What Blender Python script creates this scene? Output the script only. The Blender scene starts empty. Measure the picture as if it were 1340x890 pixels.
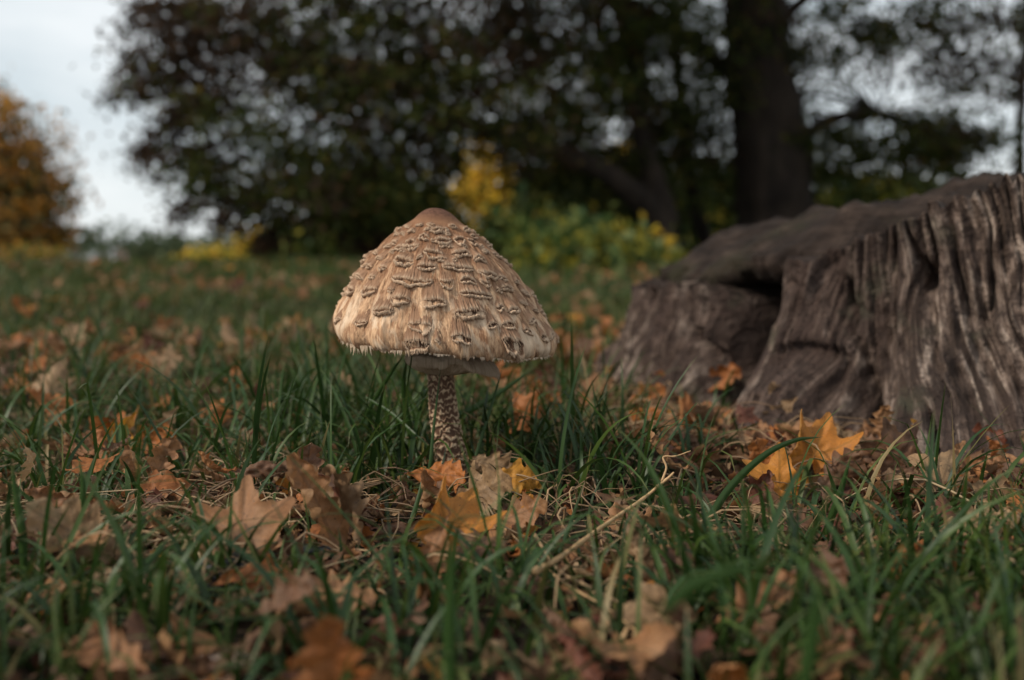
import bpy, math, random
import numpy as np
from mathutils import Vector, Matrix
from mathutils.bvhtree import BVHTree

random.seed(7)
RNG = np.random.default_rng(11)
SC = bpy.context.scene
COL = SC.collection
R = math.radians

# ------------------------------------------------------------------ camera
FPX = 1303.0                       # focal length in photograph pixels (35 mm on 36 mm sensor, 1340 px)
CAM_Z = 0.17
PITCH = math.atan(105 / FPX)
cam_d = bpy.data.cameras.new("camera")
cam_d.lens = 35.0
cam_d.sensor_width = 36.0
cam_d.clip_start = 0.01
cam_d.clip_end = 1500
cam_d.dof.use_dof = True
cam_d.dof.focus_distance = 0.63
cam_d.dof.aperture_fstop = 4.6
cam = bpy.data.objects.new("camera", cam_d)
cam.location = (0, 0, CAM_Z)
cam.rotation_euler = (R(90) - PITCH, 0, 0)
COL.objects.link(cam)
SC.camera = cam

# ------------------------------------------------------------------ world and sun
SUN_EL, SUN_AZ = 37, -112          # azimuth from +Y towards +X; light comes from the left, behind the camera
w = bpy.data.worlds.new("World")
SC.world = w
w.use_nodes = True
nt = w.node_tree
nt.nodes.clear()
W = nt.nodes.new
out = W("ShaderNodeOutputWorld")
sky = W("ShaderNodeTexSky")
sky.sky_type = 'NISHITA'
sky.sun_disc = False
sky.sun_elevation = R(SUN_EL)
sky.sun_rotation = R(SUN_AZ)
bg1 = W("ShaderNodeBackground"); bg1.inputs[1].default_value = 0.09
nt.links.new(sky.outputs[0], bg1.inputs[0])
tc = W("ShaderNodeTexCoord")
mp = W("ShaderNodeMapping"); mp.inputs['Scale'].default_value = (1.0, 1.0, 3.2)
nt.links.new(tc.outputs['Generated'], mp.inputs[0])
nz = W("ShaderNodeTexNoise"); nz.inputs['Scale'].default_value = 3.4; nz.inputs['Detail'].default_value = 5; nz.inputs['Roughness'].default_value = 0.5
nt.links.new(mp.outputs[0], nz.inputs[0])
rp = W("ShaderNodeValToRGB")
rp.color_ramp.elements[0].position = 0.33; rp.color_ramp.elements[0].color = (0.47, 0.53, 0.56, 1)
rp.color_ramp.elements[1].position = 0.58; rp.color_ramp.elements[1].color = (0.66, 0.69, 0.70, 1)
nt.links.new(nz.outputs[0], rp.inputs[0])
bg2 = W("ShaderNodeBackground"); bg2.inputs[1].default_value = 1.02
nt.links.new(rp.outputs[0], bg2.inputs[0])
mx = W("ShaderNodeMixShader"); mx.inputs[0].default_value = 0.9
nt.links.new(bg1.outputs[0], mx.inputs[1]); nt.links.new(bg2.outputs[0], mx.inputs[2])
nt.links.new(mx.outputs[0], out.inputs[0])

sun_d = bpy.data.lights.new("sun", 'SUN')
sun_d.energy = 2.6
sun_d.angle = R(7)
sun_d.color = (1.0, 0.90, 0.76)
sun = bpy.data.objects.new("sun", sun_d)
az, el = R(SUN_AZ), R(SUN_EL)
sdir = Vector((math.sin(az) * math.cos(el), math.cos(az) * math.cos(el), math.sin(el)))
sun.rotation_euler = sdir.to_track_quat('Z', 'Y').to_euler()
COL.objects.link(sun)

SC.view_settings.view_transform = 'Standard'
SC.view_settings.look = 'None'
SC.view_settings.exposure = 0.5
SC.view_settings.gamma = 1
SC.cycles.use_denoising = True
SC.cycles.max_bounces = 8
SC.cycles.transparent_max_bounces = 8

# ------------------------------------------------------------------ maths helpers
cp, sp_ = math.cos(PITCH), math.sin(PITCH)
def ray(px, py):
    u, v = (px - 670) / FPX, -(py - 445) / FPX
    return Vector((u, cp + v * sp_, -sp_ + v * cp))
def at(px, py, Y):
    d = ray(px, py)
    return Vector((0, 0, CAM_Z)) + d * (Y / d.y)

def _h(ix, iy, iz, s):
    n = (ix * 374761393 + iy * 668265263 + iz * 2147483647 + s * 974634777) & 0xffffffff
    n = ((n ^ (n >> 13)) * 1274126177) & 0xffffffff
    n = ((n ^ (n >> 16)) * 2246822519) & 0xffffffff
    return ((n ^ (n >> 15)) & 0xffffff) / float(0xffffff) * 2 - 1
def noise(x, y=0.0, z=0.0, s=0):
    x, y, z = np.broadcast_arrays(np.asarray(x, float), np.asarray(y, float), np.asarray(z, float))
    x0, y0, z0 = np.floor(x), np.floor(y), np.floor(z)
    fx, fy, fz = x - x0, y - y0, z - z0
    x0, y0, z0 = x0.astype(np.int64), y0.astype(np.int64), z0.astype(np.int64)
    f = lambda t: t * t * t * (t * (t * 6 - 15) + 10)
    fx, fy, fz = f(fx), f(fy), f(fz)
    r = 0
    for i in (0, 1):
        for j in (0, 1):
            for k in (0, 1):
                wgt = (fx if i else 1 - fx) * (fy if j else 1 - fy) * (fz if k else 1 - fz)
                r = r + wgt * _h(x0 + i, y0 + j, z0 + k, s)
    return r
def fbm(x, y=0.0, z=0.0, s=0, o=4):
    a, t, r = 1.0, 0.0, 0
    x, y, z = np.asarray(x, float), np.asarray(y, float), np.asarray(z, float)
    for k in range(o):
        r = r + a * noise(x, y, z, s + k); t += a; a *= 0.5
        x, y, z = x * 2.03 + 5.1, y * 2.03 + 1.7, z * 2.03 + 9.2
    return r / t
def sstep(a, b, x):
    t = np.clip((np.asarray(x, float) - a) / (b - a), 0, 1)
    return t * t * (3 - 2 * t)
def ground_z(x, y):
    x, y = np.asarray(x, float), np.asarray(y, float)
    near = 1 - sstep(3, 9, y)
    z = 0.120 * sstep(1.9, 6.0, y) + near * 0.010 * noise(x * 5, y * 5, 0, 3) + near * 0.02 * noise(x * 1.3, y * 1.3, 0, 4)
    z = z + 0.02 * (noise(x * 0.8, y * 0.5, 0, 8)) * sstep(3, 7, y) + 0.10 * sstep(8, 60, y) * noise(x * .06, y * .06, 0, 9)
    m = np.exp(-((x + 0.045) ** 2 + (y - 0.72) ** 2) / 0.03)          # level around the mushroom
    return z * (1 - m) - 0.0
def gz(x, y):
    return float(ground_z(x, y))
def on_ground(px, py):
    d = ray(px, py)
    t = (CAM_Z) / max(1e-3, -d.z)
    for _ in range(12):
        p = d * t
        t = (CAM_Z - gz(p.x, p.y)) / max(1e-3, -d.z)
    return Vector((d.x * t, d.y * t, gz(d.x * t, d.y * t)))

# ------------------------------------------------------------------ mesh helpers
def mesh_np(name, V, F, uv=None, attrs=None, smooth=True):
    """V (n,3); F list of int arrays (m,k) or one; uv per vertex (n,2); attrs name -> per-vertex float"""
    if not isinstance(F, (list, tuple)):
        F = [F]
    F = [np.asarray(f, np.int32) for f in F if len(f)]
    me = bpy.data.meshes.new(name)
    V = np.asarray(V, np.float32)
    loops = np.concatenate([f.ravel() for f in F])
    tot = np.concatenate([np.full(len(f), f.shape[1], np.int32) for f in F])
    start = np.concatenate([[0], np.cumsum(tot)[:-1]]).astype(np.int32)
    me.vertices.add(len(V)); me.vertices.foreach_set('co', V.ravel())
    me.loops.add(len(loops)); me.loops.foreach_set('vertex_index', loops)
    me.polygons.add(len(tot)); me.polygons.foreach_set('loop_start', start); me.polygons.foreach_set('loop_total', tot)
    if smooth:
        me.polygons.foreach_set('use_smooth', np.ones(len(tot), bool))
    if uv is not None:
        l = me.uv_layers.new(name='UVMap')
        l.data.foreach_set('uv', np.asarray(uv, np.float32)[loops].ravel())
    for k, a in (attrs or {}).items():
        at_ = me.attributes.new(k, 'FLOAT', 'POINT')
        at_.data.foreach_set('value', np.asarray(a, np.float32))
    me.update(calc_edges=True)
    me.validate()
    return me
def grid_faces(nr, nc, wrap=False, off=0):
    i = np.arange(nr - 1)[:, None]
    j = np.arange(nc if wrap else nc - 1)[None, :]
    a = i * nc + j
    b = i * nc + (j + 1) % nc
    return (np.stack([a, b, b + nc, a + nc], -1).reshape(-1, 4) + off)
class MB:
    def __init__(s):
        s.v = []; s.f = {3: [], 4: []}; s.n = 0; s.u = []
    def add(s, V, F, uv=None):
        V = np.asarray(V, float)
        for f in (F if isinstance(F, list) else [F]):
            f = np.asarray(f)
            if len(f):
                s.f[f.shape[1]].append(f + s.n)
        s.v.append(V); s.u.append(np.zeros((len(V), 2)) if uv is None else np.asarray(uv)); s.n += len(V)
    def mesh(s, name, smooth=True):
        F = [np.concatenate(x) for x in s.f.values() if x]
        return mesh_np(name, np.concatenate(s.v), F, uv=np.concatenate(s.u), smooth=smooth)
    def tube(s, pts, rad, n=7, rough=0.0, caps=True, seed=0):
        P = np.asarray([tuple(p) for p in pts], float)
        m = len(P)
        rad = np.asarray(rad, float) * np.ones(m)
        T = np.gradient(P, axis=0); T /= np.linalg.norm(T, axis=1, keepdims=True) + 1e-12
        ref = np.array([0.13, 0.31, 0.94]) if abs(T[0, 2]) < 0.9 else np.array([0.9, 0.3, 0.1])
        A = np.cross(T, ref); A /= np.linalg.norm(A, axis=1, keepdims=True) + 1e-12
        B = np.cross(T, A)
        th = np.linspace(0, 2 * math.pi, n, endpoint=False)
        rr = rad[:, None] * (1 + rough * noise(np.arange(m)[:, None] * .9, th[None] * 1.3, 0, seed + 5))
        V = P[:, None] + (np.cos(th)[None, :, None] * A[:, None] + np.sin(th)[None, :, None] * B[:, None]) * rr[..., None]
        L = np.concatenate([[0], np.cumsum(np.linalg.norm(np.diff(P, axis=0), axis=1))])
        uv = np.stack(np.broadcast_arrays(th[None] / 6.283, L[:, None]), -1).reshape(-1, 2)
        V = V.reshape(-1, 3); F = [grid_faces(m, n, True)]
        if caps:
            V = np.vstack([V, P[0], P[-1]]); uv = np.vstack([uv, [0, 0], [0, L[-1]]])
            k = np.arange(n)
            F.append(np.stack([(k + 1) % n, k, np.full(n, m * n)], -1))
            F.append(np.stack([(m - 1) * n + k, (m - 1) * n + (k + 1) % n, np.full(n, m * n + 1)], -1))
        s.add(V, F, uv)
    def box(s, c, d):
        c = np.asarray(c, float); d = np.asarray(d, float) / 2
        V = np.array([[x, y, z] for x in (-1, 1) for y in (-1, 1) for z in (-1, 1)]) * d + c
        s.add(V, np.array([[0, 1, 3, 2], [4, 6, 7, 5], [0, 4, 5, 1], [2, 3, 7, 6], [0, 2, 6, 4], [1, 5, 7, 3]]))
def spline(pts, n):
    P = np.asarray([tuple(p) for p in pts], float)
    if len(P) == 2:
        t = np.linspace(0, 1, n)[:, None]
        return P[0] * (1 - t) + P[1] * t
    Q = np.vstack([2 * P[0] - P[1], P, 2 * P[-1] - P[-2]])
    t = np.linspace(0, len(P) - 1, n); k = np.minimum(t.astype(int), len(P) - 2); f = (t - k)[:, None]
    a, b, c, d = Q[k], Q[k + 1], Q[k + 2], Q[k + 3]
    return 0.5 * (2 * b + (c - a) * f + (2 * a - 5 * b + 4 * c - d) * f ** 2 + (3 * b - a - 3 * c + d) * f ** 3)

# ------------------------------------------------------------------ object helpers
def tag(o, label=None, cat=None, group=None, kind=None):
    if label: o['label'] = label
    if cat: o['category'] = cat
    if group: o['group'] = group
    if kind: o['kind'] = kind
    return o
def obj(name, me, mat=None, parent=None, mat_world=None):
    if mat is not None and len(me.materials) == 0:
        me.materials.append(mat)
    o = bpy.data.objects.new(name, me)
    COL.objects.link(o)
    if mat_world is not None:
        o.matrix_world = mat_world
    if parent is not None:
        o.parent = parent
        o.matrix_parent_inverse = parent.matrix_basis.inverted()
    return o
def empty(name, loc, label, cat, group=None):
    o = bpy.data.objects.new(name, None)
    o.location = loc; o.empty_display_size = 0.05
    COL.objects.link(o)
    return tag(o, label, cat, group)

# ------------------------------------------------------------------ material helpers
class NT:
    def __init__(s, name):
        s.m = bpy.data.materials.new(name); s.m.use_nodes = True
        s.t = s.m.node_tree; s.t.nodes.clear()
        s.o = s.t.nodes.new('ShaderNodeOutputMaterial')
    def n(s, typ, ins=None, **kw):
        x = s.t.nodes.new('ShaderNode' + typ)
        for k, v in kw.items(): setattr(x, k, v)
        for k, v in (ins or {}).items(): s.set(x.inputs[k], v)
        return x
    def set(s, inp, v):
        if isinstance(v, bpy.types.NodeSocket): s.t.links.new(v, inp)
        elif isinstance(v, bpy.types.Node): s.t.links.new(v.outputs[0], inp)
        elif isinstance(v, (tuple, list)) and len(v) == 3 and inp.type == 'RGBA': inp.default_value = (*v, 1)
        else: inp.default_value = v
    def math(s, op, a, b=0.0, c=None, clamp=False):
        x = s.n('Math', {0: a, 1: b}, operation=op, use_clamp=clamp)
        if c is not None: s.set(x.inputs[2], c)
        return x.outputs[0]
    def mix(s, f, a, b, mode='MIX'):
        x = s.t.nodes.new('ShaderNodeMix'); x.data_type = 'RGBA'; x.blend_type = mode
        s.set(x.inputs[0], f); s.set(x.inputs[6], a); s.set(x.inputs[7], b)
        return x.outputs[2]
    def ramp(s, f, *st):
        x = s.n('ValToRGB', {0: f}); e = x.color_ramp.elements
        while len(e) < len(st): e.new(0.5)
        for k, (p, c) in enumerate(st):
            e[k].position = p; e[k].color = (*c, 1) if isinstance(c, (tuple, list)) else (c, c, c, 1)
        return x.outputs[0]
    def noise(s, vec, scale, detail=3, rough=0.55, sc=None, dist=0.0):
        if sc is not None: vec = s.n('Mapping', {'Vector': vec, 'Scale': sc}).outputs[0]
        return s.n('TexNoise', {'Vector': vec, 'Scale': scale, 'Detail': detail, 'Roughness': rough, 'Distortion': dist}).outputs[0]
    def coord(s, k='Object'): return s.n('TexCoord').outputs[k]
    def attr(s, name): return s.n('Attribute', attribute_name=name).outputs['Fac']
    def bump(s, h, strength=0.5, dist=0.001): return s.n('Bump', {'Height': h, 'Strength': strength, 'Distance': dist}).outputs[0]
    def bsdf(s, color, rough=0.8, normal=None, spec=0.3, **kw):
        b = s.n('BsdfPrincipled', {'Base Color': color, 'Roughness': rough, 'Specular IOR Level': spec})
        if normal is not None: s.set(b.inputs['Normal'], normal)
        return b.outputs[0]
    def done(s, sh):
        s.set(s.o.inputs[0], sh); return s.m

def leaf_material(name, c1, c2, under, kind='oak', mottle=0.5):
    t = NT(name)
    uv = t.n('UVMap').outputs[0]
    oi = t.n('ObjectInfo'); rnd = oi.outputs['Random']
    geo = t.n('NewGeometry')
    rnd = t.math('FRACT', t.math('ADD', rnd, geo.outputs['Random Per Island']))
    off = t.n('VectorMath', {0: uv, 1: t.n('CombineXYZ', {0: t.math('MULTIPLY', rnd, 37.0), 1: t.math('MULTIPLY', rnd, 13.0)})}, operation='ADD').outputs[0]
    base = t.mix(rnd, c1, c2)
    big = t.noise(off, 2.6, 4, 0.6)
    base = t.mix(t.ramp(big, (0.38, 0.0), (0.66, mottle)), base, under)
    base = t.mix(t.ramp(t.noise(off, 1.7, 3, .6, sc=(1.4, 1, 1)), (0.5, 0.0), (0.72, 0.65)), base, tuple(c * 0.33 for c in c2))
    sep = t.n('SeparateXYZ', {0: uv}); x, y = sep.outputs[0], sep.outputs[1]
    ax = t.math('ABSOLUTE', x)
    if kind == 'oak':
        mid = t.math('LESS_THAN', ax, 0.013)
        ph = t.math('FRACT', t.math('MULTIPLY', t.math('SUBTRACT', y, t.math('MULTIPLY', ax, 0.95)), 6.5))
        side = t.math('LESS_THAN', t.math('ABSOLUTE', t.math('SUBTRACT', ph, 0.5)), 0.045)
        vein = t.math('MAXIMUM', mid, t.math('MULTIPLY', side, 0.7))
    else:
        vein = None
        for a in (0, 52, -52, 108, -108):
            sx, cx = math.sin(R(a)), math.cos(R(a))
            along = t.math('ADD', t.math('MULTIPLY', x, sx), t.math('MULTIPLY', y, cx))
            perp = t.math('ABSOLUTE', t.math('SUBTRACT', t.math('MULTIPLY', x, cx), t.math('MULTIPLY', y, sx)))
            m = t.math('MULTIPLY', t.math('LESS_THAN', perp, 0.012), t.math('GREATER_THAN', along, 0.0))
            ph = t.math('FRACT', t.math('MULTIPLY', t.math('SUBTRACT', along, perp), 5.5))
            sd = t.math('MULTIPLY', t.math('LESS_THAN', t.math('ABSOLUTE', t.math('SUBTRACT', ph, 0.5)), 0.035), t.math('LESS_THAN', perp, t.math('MULTIPLY', along, 0.38)))
            m = t.math('MAXIMUM', m, t.math('MULTIPLY', sd, 0.45))
            vein = m if vein is None else t.math('MAXIMUM', vein, m)
    vc = t.mix(geo.outputs['Backfacing'], tuple(c * 0.45 for c in c1), tuple(min(1, c * 1.25) for c in under))
    # paler, greyer underside
    back = t.mix(0.62, base, under)
    base = t.mix(geo.outputs['Backfacing'], base, back)
    base = t.mix(t.math('MULTIPLY', vein, 0.55), base, vc)
    spots = t.n('TexVoronoi', {'Vector': off, 'Scale': 16.0}).outputs[0]
    base = t.mix(t.ramp(spots, (0.10, 0.7), (0.17, 0.0)), base, (0.045, 0.025, 0.016))
    fine = t.noise(off, 45, 3, .6)
    base = t.mix(t.ramp(fine, (0.3, 0.32), (0.7, 0.0)), base, (0.05, 0.03, 0.02))
    hgt = t.math('ADD', t.math('MULTIPLY', vein, -0.6), t.math('ADD', t.math('MULTIPLY', big, 0.9), t.math('MULTIPLY', fine, 0.35)))
    nrm = t.bump(hgt, 0.55, 0.0011)
    b = t.bsdf(base, 0.62, nrm, 0.35)
    tr = t.n('BsdfTranslucent', {0: t.mix(0.5, base, (0.5, 0.2, 0.05), 'MULTIPLY')})
    tr2 = t.n('BsdfTranslucent', {0: base})
    return t.done(t.n('MixShader', {0: 0.22, 1: b, 2: tr2}))

M = {}
for k in ('oak', 'maple'):
    M['tan', k] = leaf_material('tan_leaf_' + k, (0.36, 0.175, 0.072), (0.26, 0.105, 0.040), (0.32, 0.185, 0.090), k)
    M['beige', k] = leaf_material('beige_leaf_' + k, (0.33, 0.205, 0.105), (0.24, 0.130, 0.062), (0.35, 0.235, 0.125), k)
    M['orange', k] = leaf_material('orange_leaf_' + k, (0.42, 0.135, 0.024), (0.30, 0.090, 0.019), (0.33, 0.165, 0.07), k, 0.35)
    M['yellow', k] = leaf_material('yellow_leaf_' + k, (0.56, 0.25, 0.020), (0.44, 0.155, 0.016), (0.42, 0.22, 0.06), k, 0.3)
    M['brown', k] = leaf_material('brown_leaf_' + k, (0.16, 0.072, 0.034), (0.10, 0.040, 0.020), (0.19, 0.118, 0.066), k)
    M['red', k] = leaf_material('red_leaf_' + k, (0.14, 0.034, 0.015), (0.08, 0.021, 0.011), (0.22, 0.125, 0.075), k, 0.35)

def plant_material(name, stops, trans=0.35, rough=0.5, spec=0.4, stripe=False):
    t = NT(name)
    geo = t.n('NewGeometry')
    c = t.ramp(geo.outputs['Random Per Island'], *stops)
    if stripe:
        sep = t.n('SeparateXYZ', {0: t.n('UVMap').outputs[0]})
        st = t.noise(t.n('CombineXYZ', {0: t.math('MULTIPLY', sep.outputs[0], 9.0), 1: t.math('MULTIPLY', sep.outputs[1], 1.2)}), 1.0, 2)
        c = t.mix(t.ramp(st, (0.35, 0.3), (0.65, 0.0)), c, (0.015, 0.035, 0.012))
        c = t.mix(t.ramp(sep.outputs[1], (0.86, 0.0), (1.0, 0.45)), c, (0.22, 0.17, 0.07))
    b = t.bsdf(c, rough, None, spec)
    tr = t.n('BsdfTranslucent', {0: c})
    return t.done(t.n('MixShader', {0: trans, 1: b, 2: tr}))
M['grass'] = plant_material('grass_blade', [(0.0, (0.017, 0.033, 0.009)), (0.35, (0.027, 0.055, 0.009)), (0.62, (0.045, 0.080, 0.012)), (0.82, (0.075, 0.095, 0.018)), (0.93, (0.11, 0.10, 0.028)), (1.0, (0.26, 0.18, 0.085))], 0.25, 0.5, 0.3, True)
M['blade'] = plant_material('broad_grass_blade', [(0.0, (0.018, 0.044, 0.010)), (0.6, (0.031, 0.068, 0.012)), (1.0, (0.062, 0.100, 0.018))], 0.25, 0.45, 0.33, True)
M['far_grass'] = plant_material('far_grass', [(0.0, (0.028, 0.050, 0.012)), (0.5, (0.048, 0.074, 0.016)), (0.9, (0.085, 0.095, 0.022)), (1.0, (0.22, 0.15, 0.07))], 0.3, 0.6, 0.3)
M['straw'] = plant_material('dry_straw', [(0.0, (0.36, 0.235, 0.13)), (0.5, (0.25, 0.16, 0.09)), (0.8, (0.17, 0.105, 0.065)), (1.0, (0.42, 0.31, 0.18))], 0.15, 0.65, 0.3)
M['straw_gold'] = plant_material('golden_straw', [(0.0, (0.50, 0.32, 0.16)), (1.0, (0.42, 0.26, 0.13))], 0.12, 0.55, 0.4)
M['chip'] = plant_material('leaf_crumbs', [(0.0, (0.30, 0.16, 0.08)), (0.25, (0.13, 0.07, 0.045)), (0.5, (0.24, 0.15, 0.095)), (0.7, (0.35, 0.145, 0.045)), (0.85, (0.08, 0.04, 0.028)), (1.0, (0.36, 0.27, 0.18))], 0.15, 0.8, 0.2)
M['dark_leaf'] = plant_material('dark_green_foliage', [(0.0, (0.022, 0.032, 0.009)), (0.6, (0.042, 0.052, 0.013)), (0.9, (0.075, 0.074, 0.015)), (1.0, (0.13, 0.085, 0.018))], 0.25, 0.7, 0.08)
M['brown_crown'] = plant_material('brown_autumn_foliage', [(0.0, (0.035, 0.023, 0.017)), (0.6, (0.050, 0.033, 0.022)), (1.0, (0.085, 0.042, 0.020))], 0.25, 0.7, 0.08)
M['under'] = plant_material('undergrowth_foliage', [(0.0, (0.025, 0.055, 0.018)), (0.6, (0.05, 0.09, 0.022)), (0.88, (0.12, 0.14, 0.025)), (1.0, (0.42, 0.33, 0.03))], 0.3, 0.6, 0.3)
M['ylw'] = plant_material('yellow_foliage', [(0.0, (0.30, 0.22, 0.03)), (0.4, (0.66, 0.42, 0.04)), (0.8, (0.75, 0.46, 0.05)), (1.0, (0.20, 0.20, 0.04))], 0.55, 0.6, 0.3)
M['ygreen'] = plant_material('yellow_green_foliage', [(0.0, (0.07, 0.10, 0.025)), (0.5, (0.15, 0.16, 0.03)), (0.85, (0.32, 0.27, 0.03)), (1.0, (0.55, 0.40, 0.04))], 0.35, 0.6, 0.3)
M['orng'] = plant_material('orange_foliage', [(0.0, (0.24, 0.09, 0.020)), (0.5, (0.50, 0.22, 0.020)), (0.8, (0.22, 0.09, 0.025)), (1.0, (0.14, 0.14, 0.03))], 0.35, 0.6, 0.3)
M['wood_far'] = plant_material('far_green_foliage', [(0.0, (0.035, 0.055, 0.03)), (1.0, (0.07, 0.085, 0.035))], 0.25, 0.7, 0.2)

def mat_bark(name='tree_bark', a=(0.014, 0.010, 0.008), b=(0.042, 0.029, 0.021)):
    t = NT(name); c = t.coord()
    n = t.noise(c, 9, 5, .65, sc=(1, 1, .22))
    col = t.ramp(n, (0.35, a), (0.68, b))
    return t.done(t.bsdf(col, 0.9, t.bump(n, 1.0, 0.04), 0.2))
M['bark'] = mat_bark()
M['twig'] = mat_bark('twig_bark', (0.07, 0.045, 0.032), (0.16, 0.11, 0.08))

def mat_soil():
    t = NT('soil'); c = t.coord()
    n = t.noise(c, 30, 6, .7)
    col = t.ramp(n, (0.3, (0.010, 0.007, 0.005)), (0.55, (0.028, 0.019, 0.012)), (0.75, (0.060, 0.040, 0.024)))
    g = t.noise(c, 1.1, 3)
    far = t.n('SeparateXYZ', {0: c}).outputs[1]
    col = t.mix(t.math('MULTIPLY', t.ramp(t.math('MULTIPLY', far, 0.1), (0.2, 0.0), (0.5, 1.0)), t.ramp(g, (0.3, 0.6), (0.6, 1.0))), col, (0.05, 0.085, 0.028))
    return t.done(t.bsdf(col, 0.95, t.bump(n, 1.0, 0.006), 0.15))
M['soil'] = mat_soil()

def mat_stump():
    t = NT('weathered_wood')
    uv = t.n('UVMap').outputs[0]
    c = t.coord()
    st = t.noise(uv, 1.0, 6, .62, sc=(80, 11, 1), dist=1.2)
    fine = t.noise(uv, 1.0, 4, .7, sc=(170, 9, 1), dist=0.4)
    big = t.noise(c, 5.5, 4, .6)
    col = t.ramp(st, (0.34, (0.022, 0.014, 0.010)), (0.46, (0.068, 0.045, 0.033)), (0.54, (0.22, 0.16, 0.128)), (0.65, (0.50, 0.40, 0.33)))
    col = t.mix(t.ramp(fine, (0.35, 0.55), (0.62, 0.0)), col, (0.03, 0.02, 0.017))
    col = t.mix(t.ramp(big, (0.40, 0.75), (0.60, 0.0)), col, t.mix(st, (0.018, 0.011, 0.010), (0.10, 0.062, 0.050)))
    mot = t.noise(c, 62, 4, .75)
    col = t.mix(t.ramp(mot, (.40, .85), (.56, 0.0)), col, (0.035, 0.023, 0.019))
    patch = t.noise(c, 13, 4, .6)
    col = t.mix(t.ramp(patch, (0.60, 0.0), (0.72, 0.45)), col, (0.075, 0.078, 0.05))
    z = t.n('SeparateXYZ', {0: c}).outputs[2]
    h = t.math('ADD', t.math('MULTIPLY', st, 1.0), t.math('MULTIPLY', fine, 0.45))
    return t.done(t.bsdf(col, 0.85, t.bump(t.math('ADD', h, t.math('MULTIPLY', mot, 0.9)), 1.0, 0.012), 0.2))
M['stump'] = mat_stump()
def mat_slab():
    t = NT('dark_rotten_wood_and_split_shade'); c = t.coord()
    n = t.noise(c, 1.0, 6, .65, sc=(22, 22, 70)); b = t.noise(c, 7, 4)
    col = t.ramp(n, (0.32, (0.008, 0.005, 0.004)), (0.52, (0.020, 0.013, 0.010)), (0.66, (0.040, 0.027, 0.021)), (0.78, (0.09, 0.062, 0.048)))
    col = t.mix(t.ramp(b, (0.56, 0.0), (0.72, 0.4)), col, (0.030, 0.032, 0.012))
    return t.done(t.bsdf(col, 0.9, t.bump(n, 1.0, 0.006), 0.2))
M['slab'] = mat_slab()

def mat_cap():
    t = NT('mushroom_cap_skin')
    uv = t.n('UVMap').outputs[0]           # u = angle (rad), v = arc length in units of the cap (0 top .. 1 rim)
    sp = t.n('SeparateXYZ', {0: uv}); s = sp.outputs[1]
    st = t.noise(uv, 1.0, 4, .6, sc=(17, 8, 1), dist=1.1)
    fine = t.noise(uv, 1.0, 4, .75, sc=(95, 26, 1), dist=0.6)
    cream = t.mix(fine, (0.38, 0.20, 0.10), (0.80, 0.56, 0.36))
    brown = t.mix(fine, (0.11, 0.050, 0.027), (0.36, 0.19, 0.105))
    thr = t.ramp(s, (0.1, 0.85), (0.45, 0.62), (0.8, 0.47), (1.0, 0.47))
    f = t.math('MULTIPLY_ADD', t.math('SUBTRACT', t.math('ADD', st, t.math('MULTIPLY', t.math('SUBTRACT', fine, 0.5), 0.35)), thr), 3.4, 0.5, clamp=True)
    col = t.mix(f, brown, cream)
    pale = t.noise(uv, 1.0, 3, .6, sc=(5.5, 5, 1), dist=.8)
    col = t.mix(t.math('MULTIPLY', t.ramp(s, (.6, 0.0), (.85, 1.0)), t.ramp(pale, (.48, 0.0), (.60, .75))), col, t.mix(fine, (0.50, 0.36, 0.25), (0.80, 0.66, 0.50)))
    umbo = t.ramp(s, (0.09, 1.0), (0.16, 0.0))
    un = t.ramp(t.noise(t.coord(), 420, 4, .7), (.35, 0.0), (.65, 1.0))
    col = t.mix(umbo, col, t.mix(un, (0.085, 0.040, 0.026), (0.165, 0.082, 0.054)))
    h = t.math('ADD', t.math('MULTIPLY', st, 0.6), fine)
    return t.done(t.bsdf(col, 0.88, t.bump(h, 0.7, 0.0009), 0.15))
M['cap'] = mat_cap()
def mat_scale():
    t = NT('mushroom_scale_skin')
    uv = t.n('UVMap').outputs[0]; lip = t.attr('lip')
    fine = t.noise(uv, 1.0, 4, .7, sc=(120, 14, 1), dist=0.3)
    rnd = t.n('ObjectInfo').outputs['Random']
    b = t.mix(fine, (0.15, 0.080, 0.048), (0.42, 0.25, 0.155))
    b = t.mix(t.math('MULTIPLY', rnd, 0.35), b, (0.14, 0.08, 0.052))
    b = t.mix(t.math('MULTIPLY', lip, -1.0, clamp=True), b, (0.05, 0.027, 0.018))  # negative lip: brown mouth interior, darkened further to paint its shadow
    col = t.mix(t.math('MULTIPLY', lip, 1.0, clamp=True), b, t.mix(fine, (0.32, 0.20, 0.125), (0.76, 0.58, 0.42)))
    return t.done(t.bsdf(col, 0.92, t.bump(fine, 0.8, 0.0009), 0.1))
M['scale'] = mat_scale()
def mat_stem():
    t = NT('snakeskin_stem'); p = t.attr('pat')
    n = t.noise(t.coord(), 1400, 3)
    col = t.ramp(p, (0.10, (0.095, 0.050, 0.031)), (0.40, (0.18, 0.105, 0.066)), (0.68, (0.33, 0.22, 0.14)), (0.96, (0.56, 0.41, 0.27)))
    col = t.mix(t.math('MULTIPLY', n, 0.35), col, (0.12, 0.075, 0.052))
    return t.done(t.bsdf(col, 0.85, t.bump(n, 0.5, 0.0004), 0.15))
M['stem'] = mat_stem()
def mat_ring():
    t = NT('mushroom_ring_skin'); uv = t.n('UVMap').outputs[0]
    n = t.noise(uv, 1.0, 5, .65, sc=(30, 5, 1), dist=.5); geo = t.n('NewGeometry')
    col = t.ramp(n, (0.3, (0.34, 0.24, 0.17)), (0.5, (0.58, 0.45, 0.33)), (0.72, (0.78, 0.66, 0.52)))
    return t.done(t.n('MixShader', {0: 0.30, 1: t.bsdf(col, 0.9, t.bump(n, .9, .0010), .1), 2: t.n('BsdfTranslucent', {0: col})}))
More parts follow.
